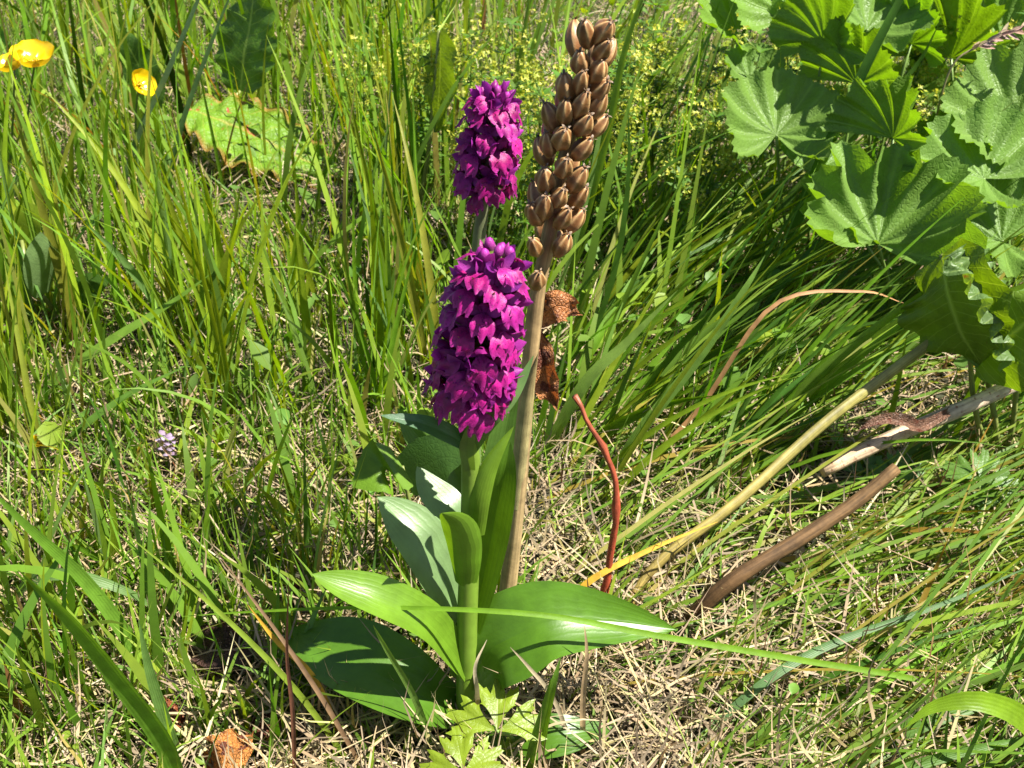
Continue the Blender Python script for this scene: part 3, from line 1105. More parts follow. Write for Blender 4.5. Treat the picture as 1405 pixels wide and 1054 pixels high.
LG = (0.11, 0.22, 0.012)
LB = (0.105, 0.21, 0.028)
mantle_plant((1100, 390), [
    (1065, 185, -0.02, 0.050, (0.0, -0.55, 0.8), (0.05, 0.3, 0.9), LB, dict(pleat=0.22, cup=0.3)),
    (1130, 60, 0.02, 0.048, (-0.8, -0.55, 0.1), (-0.2, 0.1, 1), LG, dict(pleat=0.2, span=110)),
    (1175, 115, 0.0, 0.050, (-0.75, -0.6, 0.05), (0.2, 0.1, 1), LG, dict(pleat=0.24, span=100)),
    (1110, 235, -0.02, 0.035, (0.2, -0.3, 1), (0.6, 0.4, 0), LB, dict()),
], 'lobed leafy plant with a cupped bluish green leaf beside tall grass stems')
mantle_plant((1230, 470), [
    (1205, 335, -0.03, 0.068, (-0.1, -0.62, 0.75), (0.22, 0.5, 1), LB, dict(pleat=0.30, depth=0.34, cup=0.3, lobes=7, span=125)),
    (1165, 300, 0.0, 0.042, (0.3, -0.3, 0.9), (-0.8, 0.2, 0.1), LB, dict(pleat=0.2)),
    (1225, 190, 0.03, 0.045, (-0.85, -0.55, 0.1), (0.15, 0, 1), LG, dict(pleat=0.2, span=100)),
    (1200, 560, 0.0, 0.030, (0.0, -0.4, 0.9), (0.6, 0.6, 0.2), LB, dict()),
    (1290, 550, 0.0, 0.038, (0.1, -0.5, 0.9), (-0.6, 0.3, 0.3), LB, dict()),
], 'lobed leafy plant with one large deeply pleated hand shaped leaf')
mantle_plant((1370, 440), [
    (1350, 245, -0.02, 0.055, (0.1, -0.45, 0.9), (-0.6, 0.3, 0.5), LB, dict(pleat=0.2)),
    (1375, 330, -0.03, 0.055, (-0.1, -0.4, 0.9), (-0.9, 0.3, 0.2), LB, dict(pleat=0.2, cup=0.15)),
    (1390, 170, 0.02, 0.055, (-0.2, -0.6, 0.7), (-0.3, 0.4, 0.8), LB, dict(pleat=0.2)),
    (1330, 200, 0.03, 0.035, (-0.8, -0.6, 0.0), (0, 0, 1), LG, dict(pleat=0.2, span=100)),
], 'lobed leafy plant with overlapping toothed leaves above the crinkled dock')
mantle_plant((1330, 300), [
    (1305, 80, 0.0, 0.068, (-0.78, -0.65, 0.05), (0.05, 0.1, 1), LG, dict(pleat=0.26, span=95)),
    (1375, 60, 0.0, 0.05, (-0.3, -0.8, 0.5), (0.3, 0.1, 1), LG, dict(pleat=0.2, span=110)),
    (1255, 140, 0.0, 0.04, (-0.2, -0.6, 0.8), (-0.4, 0.2, 0.6), LG, dict(pleat=0.2)),
], 'lobed leafy plant with an upright fan leaf under the brown grass panicle')
mantle_plant((1180, 330), [
    (1190, 40, 0.0, 0.045, (0.1, -0.5, 0.8), (0.3, 0.3, 0.6), LB, dict(pleat=0.2)),
    (1250, 60, 0.0, 0.045, (-0.8, -0.55, 0.1), (0.1, 0.1, 1), LG, dict(pleat=0.2, span=105)),
    (1150, 170, 0.0, 0.030, (0.2, -0.5, 0.8), (0.5, 0.3, 0.4), LB, dict(pleat=0.2)),
    (1030, 110, 0.0, 0.030, (0.2, -0.5, 0.8), (-0.5, 0.3, 0.4), LB, dict(pleat=0.2)),
    (1275, 225, 0.0, 0.030, (0.2, -0.5, 0.8), (0.3, 0.5, 0.5), LB, dict(pleat=0.2)),
], 'lobed leafy plant of mixed small leaves between the fan and the cupped leaf')
mantle_plant((1060, 300), [
    (1010, 40, 0.0, 0.04, (0.1, -0.5, 0.8), (-0.5, 0.3, 0.5), LG, dict(pleat=0.2)),
    (1080, 20, 0.0, 0.05, (-0.2, -0.6, 0.7), (0.2, 0.3, 0.8), LG, dict(pleat=0.2)),
], 'lobed leafy plant behind the tall grass near the bedstraw')


# ------------------------------------------------------------------ docks and other broad leaves
def broad(name, foot_px, leaves, label, cat='leafy plant', stalk=0.0018):
    f = atz(*foot_px)
    root = thing(name, (f.x, f.y, 0), label, cat)
    for (pts, w, N, mat, tint, kw) in leaves:
        p = [aty(x, y, f.y + dy) for x, y, dy in pts]
        for q in p:
            q.z = max(q.z, 0.008)
        add_leaf(root, 'leaf', p, w, N, M[mat], tint, **kw)
        petiole(root, Vector((f.x + random.uniform(-.004, .004), f.y, -0.003)), p[0], stalk, (0.17, 0.2, 0.05) if mat != 'dock_red' else (0.28, 0.10, 0.04))
    return root


broad('dock_plant', (250, 235), [
    ([(262, 150, 0.0), (310, 168, -0.01), (370, 195, -0.015), (430, 225, -0.02), (480, 256, -0.02)], 0.042, (0.15, -0.35, 0.95), 'dock_red', (0.13, 0.25, 0.014),
     dict(nt=64, nu=16, wave=0.006, wfreq=7, ripple=0.0024, base=0.4, peak=0.4, edge=(0.30, 0.16, 0.04))),
    ([(330, 125, 0.03), (335, 75, 0.04), (345, 20, 0.05), (350, -40, 0.06)], 0.046, (-0.7, -0.7, 0.1), 'dock', (0.08, 0.17, 0.012),
     dict(nt=24, nu=7, wave=0.003, wfreq=5, ripple=0.0012, base=0.5, peak=0.35)),
    ([(215, 150, 0.03), (200, 110, 0.035), (180, 70, 0.04), (165, 40, 0.045)], 0.020, (-0.4, -0.8, 0.4), 'dock', (0.07, 0.15, 0.022),
     dict(nt=18, nu=5, wave=0.002, base=0.4)),
], 'dock plant with a crinkled leaf edged red among tall grass', 'dock')
broad('dock_plant', (560, 330), [
    ([(603, 42, 0.02), (604, 80, 0.012), (602, 130, 0.005), (598, 182, 0.0)], 0.026, (-0.85, -0.55, -0.1), 'dock', (0.13, 0.21, 0.015),
     dict(nt=22, nu=7, wave=0.002, ripple=0.0008, base=0.6, peak=0.45)),
    ([(560, 300, 0.0), (548, 270, 0.0), (530, 240, 0.0)], 0.012, (-0.2, -0.6, 0.7), 'dock', (0.10, 0.17, 0.025), dict(nt=12, nu=4)),
], 'dock plant with a hanging brown spotted leaf behind the smaller purple spike', 'dock')
broad('dock_plant', (1370, 640), [
    ([(1292, 350, 0.0), (1300, 400, -0.02), (1318, 455, -0.03), (1345, 500, -0.035)], 0.037, (-0.8, -0.6, -0.05), 'dock', (0.11, 0.19, 0.012),
     dict(nt=26, nu=8, wave=0.004, wfreq=4, ripple=0.001, base=0.5, peak=0.5)),
    ([(1395, 500, -0.01), (1370, 440, -0.02), (1345, 390, -0.03), (1300, 355, -0.04)], 0.030, (0.15, -0.35, 0.9), 'dock', (0.11, 0.19, 0.05),
     dict(nt=60, nu=16, wave=0.006, wfreq=7, ripple=0.0022, base=0.5, peak=0.4)),
    ([(1330, 480, -0.02), (1370, 470, -0.035), (1410, 440, -0.04), (1440, 400, -0.04)], 0.030, (-0.75, -0.6, 0.0), 'dock', (0.11, 0.19, 0.012), dict(nt=20, nu=6, wave=0.003)),
], 'dock plant with thick crinkled leaves over the broken pale cane', 'dock')
broad('sorrel_plant', (60, 470), [
    ([(58, 405, 0.0), (56, 380, -0.004), (55, 350, -0.006), (56, 318, -0.004)], 0.0125, (0.6, -0.5, 0.7), 'herb', (0.16, 0.25, 0.09), dict(nt=14, nu=5, base=0.5, peak=0.5)),
    ([(100, 420, 0.01), (120, 395, 0.01), (150, 385, 0.01)], 0.011, (-0.5, -0.8, 0.3), 'herb', (0.06, 0.13, 0.02), dict(nt=12, nu=4)),
    ([(30, 330, 0.04), (40, 300, 0.04), (55, 285, 0.04)], 0.013, (-0.2, -0.8, 0.5), 'herb', YGREEN, dict(nt=12, nu=4)),
    ([(110, 450, 0.0), (125, 440, 0.0), (140, 425, 0.0)], 0.009, (0, -0.6, 0.8), 'herb', YGREEN, dict(nt=12, nu=4)),
], 'sorrel plant with a pale shiny oval leaf among the tall grass', 'sorrel')
broad('violet_plant', (545, 880), [
    ([(552, 640, 0.02), (535, 640, 0.015), (510, 650, 0.01), (484, 668, 0.006)], 0.0165, (-0.85, -0.55, 0.0), 'herb', (0.11, 0.21, 0.014), dict(nt=16, nu=6, base=0.75, peak=0.35, teeth=0.10, nteeth=9)),
    ([(556, 655, 0.028), (580, 640, 0.024), (610, 628, 0.02), (636, 632, 0.016)], 0.014, (-0.35, -0.75, 0.5), 'herb', (0.06, 0.13, 0.022), dict(nt=16, nu=6, base=0.75, peak=0.4, teeth=0.08, nteeth=9)),
], 'broad round green leaves on thin stalks against the orchid stem', 'leafy plant', 0.0011)


def buttercup_leaf(root, c, N, fwd, size, tint):
    """three wedge lobes, each cut again"""
    N = Vector(N).normalized(); fwd = Vector(fwd); fwd = (fwd - N * fwd.dot(N)).normalized()
    for k, a in enumerate((-1.25, 0.0, 1.25)):
        d = Quaternion(N, a) @ fwd
        S = d.cross(N)
        rows, uv, tt = [], [], []
        nr, nc = 6, 19
        for i in range(nr):
            q = i / (nr - 1)
            r, uu, cc = [], [], []
            for j in range(nc):
                u = -1 + 2 * j / (nc - 1)
                cut = 1 - 0.24 * (0.5 + 0.5 * math.cos(u * math.pi * 3 + math.pi)) - 0.12 * (0.5 + 0.5 * math.cos(u * math.pi * 7)) - 0.22 * u * u
                L = size * q * (1 + (cut - 1) * q)
                th = u * 0.62 * (0.55 + 0.45 * q)
                r.append(Vector(c) + d * (L * math.cos(th)) + S * (L * math.sin(th)) + N * (size * (0.10 * abs(u) * q - 0.10 * q * q)))
                uu.append((u, q)); cc.append(tint)
            rows.append(list(r)); uv.append(uu); tt.append(cc)
        b = MB(); b.grid(rows, tt, uv)
        b.build('leaflet', M['herb'], root)


def buttercup_leaves(foot_px, items, label):
    f = atz(*foot_px)
    root = thing('buttercup_plant', (f.x, f.y, 0), label, 'leafy plant')
    for (px, py, z, size, N, fwd, tint) in items:
        c = atz(px, py, z)
        buttercup_leaf(root, c, N, fwd, size, tint)
        petiole(root, Vector((f.x, f.y, -0.003)), c, 0.0009)


buttercup_leaves((690, 1050), [(682, 1003, 0.034, 0.026, (0.1, -0.5, 0.9), (0.05, 0.7, 0.6), YGREEN), (636, 1058, 0.034, 0.021, (0, -0.5, 0.9), (-0.2, 0.7, 0.6), YGREEN),
                               (700, 1045, 0.012, 0.014, (0, -0.4, 0.9), (0.7, 0.2, 0.2), YGREEN)], 'bright green three lobed leaves at the foot of the larger orchid')
buttercup_leaves((1190, 680), [(1190, 650, 0.012, 0.02, (0.1, -0.5, 0.9), (0.3, 0.7, 0.6), (0.09, 0.19, 0.035)), (1230, 655, 0.02, 0.02, (-0.2, -0.5, 0.9), (0.2, 0.7, 0.6), (0.09, 0.19, 0.035))],
                 'low green cut leaves beneath the pale broken cane')
buttercup_leaves((1360, 720), [(1345, 660, 0.03, 0.024, (-0.1, -0.5, 0.9), (0.3, 0.7, 0.6), (0.10, 0.2, 0.03)), (1370, 690, 0.02, 0.018, (0.2, -0.5, 0.9), (-0.3, 0.7, 0.6), (0.10, 0.2, 0.03))],
                 'bright cut leaves in the swept grass below the cane')


# ------------------------------------------------------------------ buttercups in bloom
def buttercup(stem_pts, N, size, label):
    p = ground_path(stem_pts)
    root = thing('buttercup', (p[0].x, p[0].y, 0), label, 'flower', 'yellow buttercups')
    b = MB()
    b.tube(smooth(p, 14), [0.0011 - 0.0004 * i / 13 for i in range(14)], 6, (0.07, 0.13, 0.03), (0.10, 0.15, 0.03))
    b.build('stem', M['orchid_stem'], root)
    c = p[-1]
    N = Vector(N).normalized()
    e1 = N.cross(Vector((0.2, 1, 0.1))).normalized(); e2 = N.cross(e1)
    for k in range(5):
        a = k * 2 * math.pi / 5 + 0.3
        d = e1 * math.cos(a) + e2 * math.sin(a)
        b = MB()
        b.leaf([c + d * size * 0.06, c + d * size * 0.55 + N * size * 0.16, c + d * size * 0.92 + N * size * 0.62], lambda t, s=size: s * (0.12 + 0.5 * math.sin(min(1, t / 0.75) * math.pi / 2)) * (1 if t < 0.75 else math.sqrt(max(0.02, 1 - ((t - 0.75) / 0.25) ** 2 * 0.75))),
               N - d * 0.3, nt=9, nu=4, curl=0.7, tint=(0.72, 0.50, 0.008))
        b.build('petal', M['butter'], root)
    b = MB()
    for k in range(26):
        a = random.uniform(0, 6.28); rr = random.uniform(0, 0.22) * size
        q = c + (e1 * math.cos(a) + e2 * math.sin(a)) * rr
        b.tube([q, q + N * size * random.uniform(0.2, 0.32)], [0.0003, 0.0006], 4, (0.6, 0.42, 0.02))
    b.build('stamens', M['butter'], root)


buttercup([(0, 330), (18, 270, -0.005), (35, 180, -0.008), (44, 110, -0.01), (48, 88, -0.012)], (0.1, -0.22, 1.0), 0.018, 'yellow buttercup fully open, the wider of two touching blooms')
buttercup([(5, 330), (12, 250, -0.005), (18, 160, -0.012), (20, 95, -0.02)], (-0.25, -0.15, 0.9), 0.014, 'yellow buttercup overlapped by its wider neighbour')
buttercup([(192, 330), (190, 250, 0.0), (186, 170, 0.0), (190, 118, 0.0)], (0.75, -0.35, 0.5), 0.0125, 'single yellow buttercup half turned away on a thin stem')


buttercup([(58, 650), (56, 625, 0.0), (55, 608, 0.0)], (0.1, -0.3, 0.9), 0.0055, 'tiny yellow flower low in the turf under the slanting blades')


# ------------------------------------------------------------------ stalks, canes, single blades
def stalk(name, pts, r0, r1, mat, c0, c1, label, cat, ground=True, seg=9, flat=1.0, n=18, wob=0.0, knob=0):
    p = ground_path(pts) if ground else pts
    q = smooth(p, n)
    if wob:
        q = [v + Vector((random.uniform(-wob, wob), random.uniform(-wob, wob), random.uniform(-wob, wob))) for v in q]
    b = MB()
    b.tube(q, [r0 + (r1 - r0) * i / (n - 1) + random.uniform(-1, 1) * r0 * 0.05 + (r0 * 0.35 if knob and i % knob == 2 else 0) for i in range(n)], seg, c0, c1, flat=flat)
    o = b.build(name, M[mat], None, origin=(p[0].x, p[0].y, max(0, p[0].z)))
    return tag(o, label, cat)


stalk('red_stalk', [(824, 850), (836, 780, 0.0), (846, 700, 0.0), (838, 640, 0.002), (815, 592, 0.004), (788, 545, 0.008)], 0.0020, 0.0010, 'red_stem', (0.40, 0.06, 0.03), (0.26, 0.07, 0.03),
      'bare red plant stem bent in the thatch beside the seed head', 'stem', wob=0.0007, knob=5)
tag_c = stalk('broken_cane', [atz(1128, 646, 0.048), aty(1235, 595, atz(1128, 646, 0.048).y + 0.02), aty(1330, 556, atz(1128, 646, 0.048).y + 0.04), aty(1480, 485, atz(1128, 646, 0.048).y + 0.07)], 0.0040, 0.0046, 'cane',
              (0.50, 0.36, 0.22), (0.44, 0.36, 0.27), 'pale broken cane with peeling bark lying across the grass', 'cane', ground=False)
stalk('brown_stalk', [(925, 862), (1000, 800, 0.0), (1100, 738, 0.018), (1175, 688, 0.034), (1230, 642, 0.045)], 0.0044, 0.0034, 'bark', (0.085, 0.045, 0.017), (0.14, 0.08, 0.03),
      'dark brown dead stalk leaning across the thatch', 'stalk')
stalk('olive_stalk', [(850, 850), (900, 775, 0.02), (1010, 690, 0.045), (1120, 590, 0.08), (1210, 520, 0.105), (1330, 432, 0.135)], 0.0030, 0.0036, 'dry_stem', (0.24, 0.17, 0.04), (0.27, 0.26, 0.07),
      'thick olive yellow stalk rising to the spotted dock leaf', 'stalk', flat=0.7)


def blade(pts, w, tint, label, tint2=None, N=(0, -0.7, 0.7), cat='grass blade', group=None, fold=0.3, ground=True, nt=18, name='long_grass', mat='grass'):
    p = ground_path(pts) if ground else pts
    b = MB()
    b.leaf(p, blade_w(w), N, nt=nt, nu=1, fold=fold, tint=tint, tint2=tint2)
    o = b.build('dry_grass' if mat == 'straw' else name, M[mat], None, origin=(p[0].x, p[0].y, max(0, p[0].z)))
    return tag(o, label, cat, group)


# curved brown sheath hanging on the cane
def peeling():
    y0 = atz(1128, 646, 0.048).y
    root = tag_c
    b = MB()
    b.leaf([aty(1300, 566, y0 + 0.028), aty(1262, 585, y0 + 0.018), aty(1232, 575, y0 + 0.01), aty(1200, 578, y0 + 0.006), aty(1176, 592, y0 + 0.004)], lance(0.0034, 0.6, 0.4), (0, -0.7, 0.6), nt=18, nu=3, fold=0.7, wave=0.0014, wfreq=5,
           tint=(0.15, 0.08, 0.05), tint2=(0.20, 0.11, 0.07))
    o = b.build('peeling_bark', M['dead_leaf'], root)


peeling()

# broad blades one can pick out
blade([(255, 1100), (225, 1020, -0.01), (160, 930, -0.03), (95, 850, -0.05), (25, 782, -0.07)], 0.0042, (0.13, 0.26, 0.025), 'broad bright green blade leaning out of the front left turf', N=(0.2, -0.9, 0.5))
blade([(45, 560), (75, 525, 0.0), (150, 470, 0.005), (230, 420, 0.01), (292, 374, 0.012)], 0.0046, (0.15, 0.27, 0.035), 'broad pale green blade slanting across tall grass below the sorrel', N=(-0.3, -0.5, 0.8))
blade([(60, 640), (110, 590, 0.0), (180, 540, 0.01), (260, 500, 0.02)], 0.003, (0.10, 0.2, 0.03), 'narrow green blade slanting beneath the broad pale one', N=(-0.3, -0.5, 0.8))
blade([(1470, 1000), (1300, 942, 0.005), (1100, 906, 0.0), (900, 872, -0.008), (760, 846, -0.012), (620, 836, -0.012), (480, 834, -0.008), (335, 840, 0.0), (250, 846, 0.0)],
      0.0014, (0.14, 0.27, 0.016), 'long thin green blade crossing in front of the orchid stem', nt=30)
blade([(480, 1040), (400, 940, 0.005), (290, 830, 0.015), (170, 730, 0.02)], 0.0014, (0.20, 0.28, 0.03), 'thin yellow green stem leaning over the lower left turf', nt=20)
blade([(505, 1060), (440, 955, 0.0), (375, 860, 0.0), (296, 756, 0.0)], 0.0011, (0.20, 0.12, 0.06), 'purplish brown dry stem crossing the yellow green one', (0.22, 0.14, 0.08), mat='straw')
blade([(404, 1075), (402, 980, 0.0), (394, 900, 0.0), (396, 800, -0.004)], 0.0010, (0.20, 0.08, 0.045), 'upright red brown dry stem beside the dark orchid leaf', mat='straw')
blade([(470, 1010), (430, 930, 0.0), (380, 880, 0.0), (340, 830, 0.0)], 0.0016, (0.48, 0.28, 0.03), 'orange yellow dying blade under the dark orchid leaf', mat='straw')
blade([(770, 860), (800, 805, 0.0), (890, 755, 0.01), (985, 716, 0.02)], 0.0018, (0.50, 0.30, 0.03), 'orange yellow blade arching past the red stem', mat='straw')
blade([(1100, 760), (960, 790, -0.01), (880, 800, -0.02), (820, 812, -0.03)], 0.0011, PALE, 'bleached thin straw lying beyond the right orchid leaf', mat='straw')
blade([(600, 1040), (570, 960, 0.0), (530, 890, -0.004), (512, 858, -0.008)], 0.0016, (0.15, 0.25, 0.05), 'light green blade crossing the dark orchid leaf', N=(0, -1, 0.3))
blade([(655, 985), (655, 950, -0.03), (652, 915, -0.034), (668, 878, -0.03)], 0.0010, PALE, 'bleached curled straw at the foot of the larger orchid', mat='straw')
blade([(800, 1040), (800, 960, 0.0), (805, 900, 0.0), (802, 858, 0.004)], 0.0013, (0.40, 0.28, 0.15), 'short brown straw standing before the right orchid leaf', mat='straw')
blade([(790, 1030), (760, 960, -0.01), (725, 915, -0.02), (700, 888, -0.03)], 0.0010, PALE, 'pale straw leaning over the right orchid leaf', mat='straw')
blade([(735, 1065), (745, 1000, 0.0), (758, 945, 0.0), (770, 900, 0.004)], 0.0026, (0.13, 0.25, 0.03), 'short bright green blade beside the three lobed leaves', N=(-0.4, -1, 0.2))
blade([(720, 1075), (733, 1020, 0.0), (748, 968, 0.0), (756, 930, 0.0)], 0.0022, (0.12, 0.23, 0.03), 'shorter green blade beside the three lobed leaves', N=(-0.4, -1, 0.2))
blade([(1470, 1130), (1440, 1040, 0.0), (1400, 985, 0.0), (1340, 962, 0.0), (1280, 970, 0.0), (1240, 1000, -0.005)], 0.0055, (0.15, 0.26, 0.012), 'broad yellow green blade arching over in the front right corner', N=(0.2, -0.8, 0.8))
blade([(1080, 1075), (1180, 1030, 0.01), (1280, 985, 0.02), (1370, 960, 0.03), (1480, 940, 0.04)], 0.0050, (0.08, 0.17, 0.02), 'broad dark green blade lying low in the front right corner', N=(0, -0.7, 0.7))
blade([(1060, 1130), (1200, 1070, 0.01), (1330, 1030, 0.02), (1480, 1000, 0.03)], 0.0030, (0.10, 0.2, 0.035), 'green blade lying along the bottom under the arching one', N=(0, -0.7, 0.7))
blade([(935, 1030), (1050, 935, 0.02), (1150, 880, 0.04), (1290, 830, 0.06), (1430, 770, 0.08)], 0.0022, (0.10, 0.19, 0.07), 'greyish green blade running long through the swept grass', nt=24)
blade([(735, 640), (800, 530, 0.0), (860, 470, 0.005), (930, 398, 0.01)], 0.0038, (0.17, 0.27, 0.05), 'pale broad grass blade rising beside the brown dead leaf', N=(-0.3, -0.8, 0.5))
blade([(830, 660), (880, 590, 0.0), (960, 490, 0.01), (1020, 400, 0.02), (1050, 350, 0.03)], 0.0034, (0.13, 0.23, 0.04), 'wide green blade leaning over the dark gap', N=(-0.3, -0.8, 0.5))
blade([(1070, 420), (1095, 300, 0.0), (1170, 130, 0.0), (1235, 0, 0.01), (1270, -60, 0.02)], 0.0045, (0.06, 0.14, 0.02), 'thick dark green blade in front of the cupped lobed leaf', N=(-0.6, -0.8, 0.1))
blade([(1010, 380), (1060, 300, 0.0), (1150, 200, 0.0), (1250, 100, 0.0), (1290, 30, 0.0)], 0.0030, (0.09, 0.18, 0.03), 'dark green blade slanting over the pleated leaves', N=(-0.6, -0.8, 0.1))
blade([(770, 420), (830, 200, 0.0), (860, 60, 0.0), (905, -60, 0.0)], 0.0030, (0.16, 0.26, 0.04), 'pale upright blade behind the brown seed head', N=(-0.4, -0.9, 0.1))
blade([(690, 330), (705, 160, 0.0), (718, 60, 0.0), (730, -30, 0.0)], 0.0034, (0.16, 0.25, 0.06), 'pale upright blade between the purple spike and the seed head', N=(-0.4, -0.9, 0.1))
blade([(870, 640), (960, 560, 0.01), (1060, 420, 0.02), (1180, 400, 0.03), (1240, 416, 0.04)], 0.0014, (0.32, 0.17, 0.07), 'brown dry blade bowed over in front of the crinkled dock', mat='straw', nt=22)
blade([(150, 330), (185, 200, 0.0), (230, 100, 0.0), (272, 0, 0.0), (285, -30, 0.0)],
      0.0028, (0.11, 0.18, 0.09), 'greyish green grass stem slanting past the lone buttercup', N=(-0.4, -0.9, 0.1))
blade([(225, 310), (245, 190, 0.0), (290, 60, 0.0), (330, -40, 0.0)], 0.0026, (0.11, 0.19, 0.08), 'greyish green grass stem slanting before the dark dock leaf', N=(-0.4, -0.9, 0.1))
blade([(0, 850), (40, 800, -0.01), (100, 790, -0.02), (180, 815, -0.02), (230, 850, -0.015)], 0.0036, (0.12, 0.21, 0.06), 'curving pale green blade in the lower left turf', N=(0, -0.5, 0.9))
blade([(215, 935), (165, 860, 0.0), (110, 790, 0.0), (40, 725, -0.01), (-20, 665, -0.02)], 0.0036, (0.12, 0.24, 0.025), 'long green blade reaching up out of the lower left turf', N=(0.3, -0.7, 0.7))
blade([(250, 1060), (230, 1000, 0.0), (205, 920, 0.0), (190, 850, 0.0)], 0.0030, (0.14, 0.25, 0.06), 'straight pale blade in the lower left turf near the rust leaf', N=(0.3, -0.9, 0.4))


# ------------------------------------------------------------------ grass tufts one can pick out
LANDMARKS = [((45, 300), 'the paired buttercups'), ((192, 300), 'the lone buttercup'), ((340, 215), 'the red edged dock leaf'), ((600, 300), 'the hanging spotted dock leaf'),
             ((60, 440), 'the shiny oval sorrel leaf'), ((228, 640), 'the small violet flower head'), ((640, 880), 'the larger orchid'), ((660, 600), 'the tall rear orchid'),
             ((700, 800), 'the seed head stem'), ((830, 820), 'the red stem'), ((1250, 620), 'the pale broken cane'), ((1080, 760), 'the dark brown stalk'), ((1000, 700), 'the olive stalk'),
             ((1340, 560), 'the crinkled dock'), ((1200, 420), 'the pleated hand shaped leaf'), ((1080, 330), 'the cupped lobed leaf'), ((310, 1030), 'the curled orange leaf'),
             ((225, 985), 'the small rust leaf'), ((320, 890), 'the dark shrivelled leaf'), ((1300, 1000), 'the arching yellow green blade'), ((500, 930), 'the dark orchid leaf'), ((160, 480), 'the broad slanting blade'),
             ((900, 870), 'the right orchid leaf'), ((1150, 900), 'the long greyish blade'), ((1330, 300), 'the upright fan leaf'), ((780, 430), 'the curled brown leaf')]


def near(px, py):
    f = atz(px, py)
    best = min(LANDMARKS, key=lambda l: (atz(*l[0]) - f).length)
    g = atz(*best[0])
    d = f - g
    if abs(d.y) < 0.6 * abs(d.x):
        rel = 'beside'
    else:
        rel = 'behind' if d.y > 0 else 'in front of'
    if d.length > 0.14:
        rel = 'well ' + rel if rel != 'beside' else 'a little way from'
    return rel + ' ' + best[1]


NUM = {3: 'three', 4: 'four', 5: 'five', 6: 'six', 7: 'seven', 8: 'eight'}
TONE = {'green': GREEN, 'yellow green': YGREEN, 'dark green': DGREEN, 'bluish green': BLUEG, 'olive tinged': (0.22, 0.23, 0.03), 'rusty tipped': (0.22, 0.20, 0.02)}


def tuft(px, py, n, hgt, kind, group, tones, lean=0.12, az=None, azs=6.3, w=(0.0014, 0.0034), curl=0.35, spread=0.008):
    f = atz(px, py)
    tone = random.choice(tones)
    c0 = TONE[tone]
    root = thing('grass_tuft', (f.x, f.y, 0), '', 'grass tuft', group)
    made = 0
    for i in range(n):
        a = random.uniform(0, 2 * math.pi) if az is None else random.gauss(az, azs)
        L = hgt * random.uniform(0.55, 1.1)
        th = abs(random.gauss(lean, 0.09)) if az is None else random.gauss(lean, 0.14)
        cu = random.gauss(curl, 0.25)
        p = Vector((f.x + random.uniform(-spread, spread), f.y + random.uniform(-spread, spread), -0.003))
        pts = [p.copy()]
        for k in range(6):
            p = p + Vector((math.cos(a) * math.sin(th), math.sin(a) * math.sin(th), math.cos(th))) * (L / 6)
            p.z = max(p.z, 0.003)
            pts.append(p.copy())
            th += cu / 6
        if hides(np.array([[tuple(q) for q in pts]]))[0] and random.random() < 0.85:
            continue
        made += 1
        ww = random.uniform(*w)
        c = jit(c0, 0.15)
        fa = random.uniform(0, 2 * math.pi)
        b = MB()
        b.leaf(pts, blade_w(ww / 2 * 1.6), (math.cos(fa), math.sin(fa) - 0.7, 0.25), nt=11, nu=1, fold=random.uniform(0.1, 0.5), tint=c,
               tint2=(0.30, 0.14, 0.03) if tone == 'rusty tipped' else jit(c, 0.15), twist=random.uniform(-0.8, 0.8))
        b.build('blade', M['grass'], root)
    if made == 0:
        bpy.data.objects.remove(root)
        return
    root['label'] = (kind % tone) + ' ' + near(px, py)


random.seed(303)
UP = ['green', 'yellow green', 'yellow green', 'bluish green', 'olive tinged']
for i in range(50):
    px = random.uniform(-30, 600); py = 285 + (random.random() ** 0.8) * 350
    h = random.uniform(0.13, 0.24)
    wide = random.random() < 0.5
    tuft(px, py, random.randint(4, 8), h, ('tall ' if h > 0.185 else '') + ('broad bladed' if wide else 'thin bladed') + ' %s grass tuft', 'upright grass tufts', UP, w=(0.003, 0.0048) if wide else (0.0014, 0.0028))
for i in range(18):
    px = random.uniform(-20, 420); py = random.uniform(650, 1040)
    wide = random.random() < 0.5
    tuft(px, py, random.randint(4, 7), random.uniform(0.05, 0.085), 'short ' + ('broad bladed' if wide else 'thin bladed') + ' %s grass tuft', 'short grass tufts', UP, lean=0.3, w=(0.0024, 0.0036) if wide else (0.0012, 0.0022))
for i in range(30):
    px = random.uniform(745, 1180); py = random.uniform(430, 700)
    wide = random.random() < 0.4
    tuft(px, py, random.randint(4, 7), random.uniform(0.12, 0.22), 'leaning ' + ('broad bladed' if wide else 'thin bladed') + ' %s grass tuft', 'leaning grass tufts', ['green', 'yellow green', 'dark green'],
         lean=0.65, az=0.3, azs=0.4, curl=0.5, w=(0.003, 0.0046) if wide else (0.0014, 0.0028))
for i in range(22):
    px = random.uniform(960, 1420); py = random.uniform(690, 1000)
    tuft(px, py, random.randint(4, 6), random.uniform(0.12, 0.2), 'flattened %s grass tuft', 'flattened grass tufts', ['green', 'yellow green', 'dark green', 'olive tinged', 'rusty tipped'],
         lean=1.15, az=0.35, azs=0.35, curl=0.35, w=(0.001, 0.0022))
for i in range(22):
    px = random.uniform(720, 1100); py = random.uniform(285, 420)
    tuft(px, py, random.randint(3, 6), random.uniform(0.14, 0.22), 'thin upright %s grass tuft', 'thin grass tufts among the bedstraw', ['green', 'yellow green', 'dark green'], lean=0.2, w=(0.001, 0.0024))


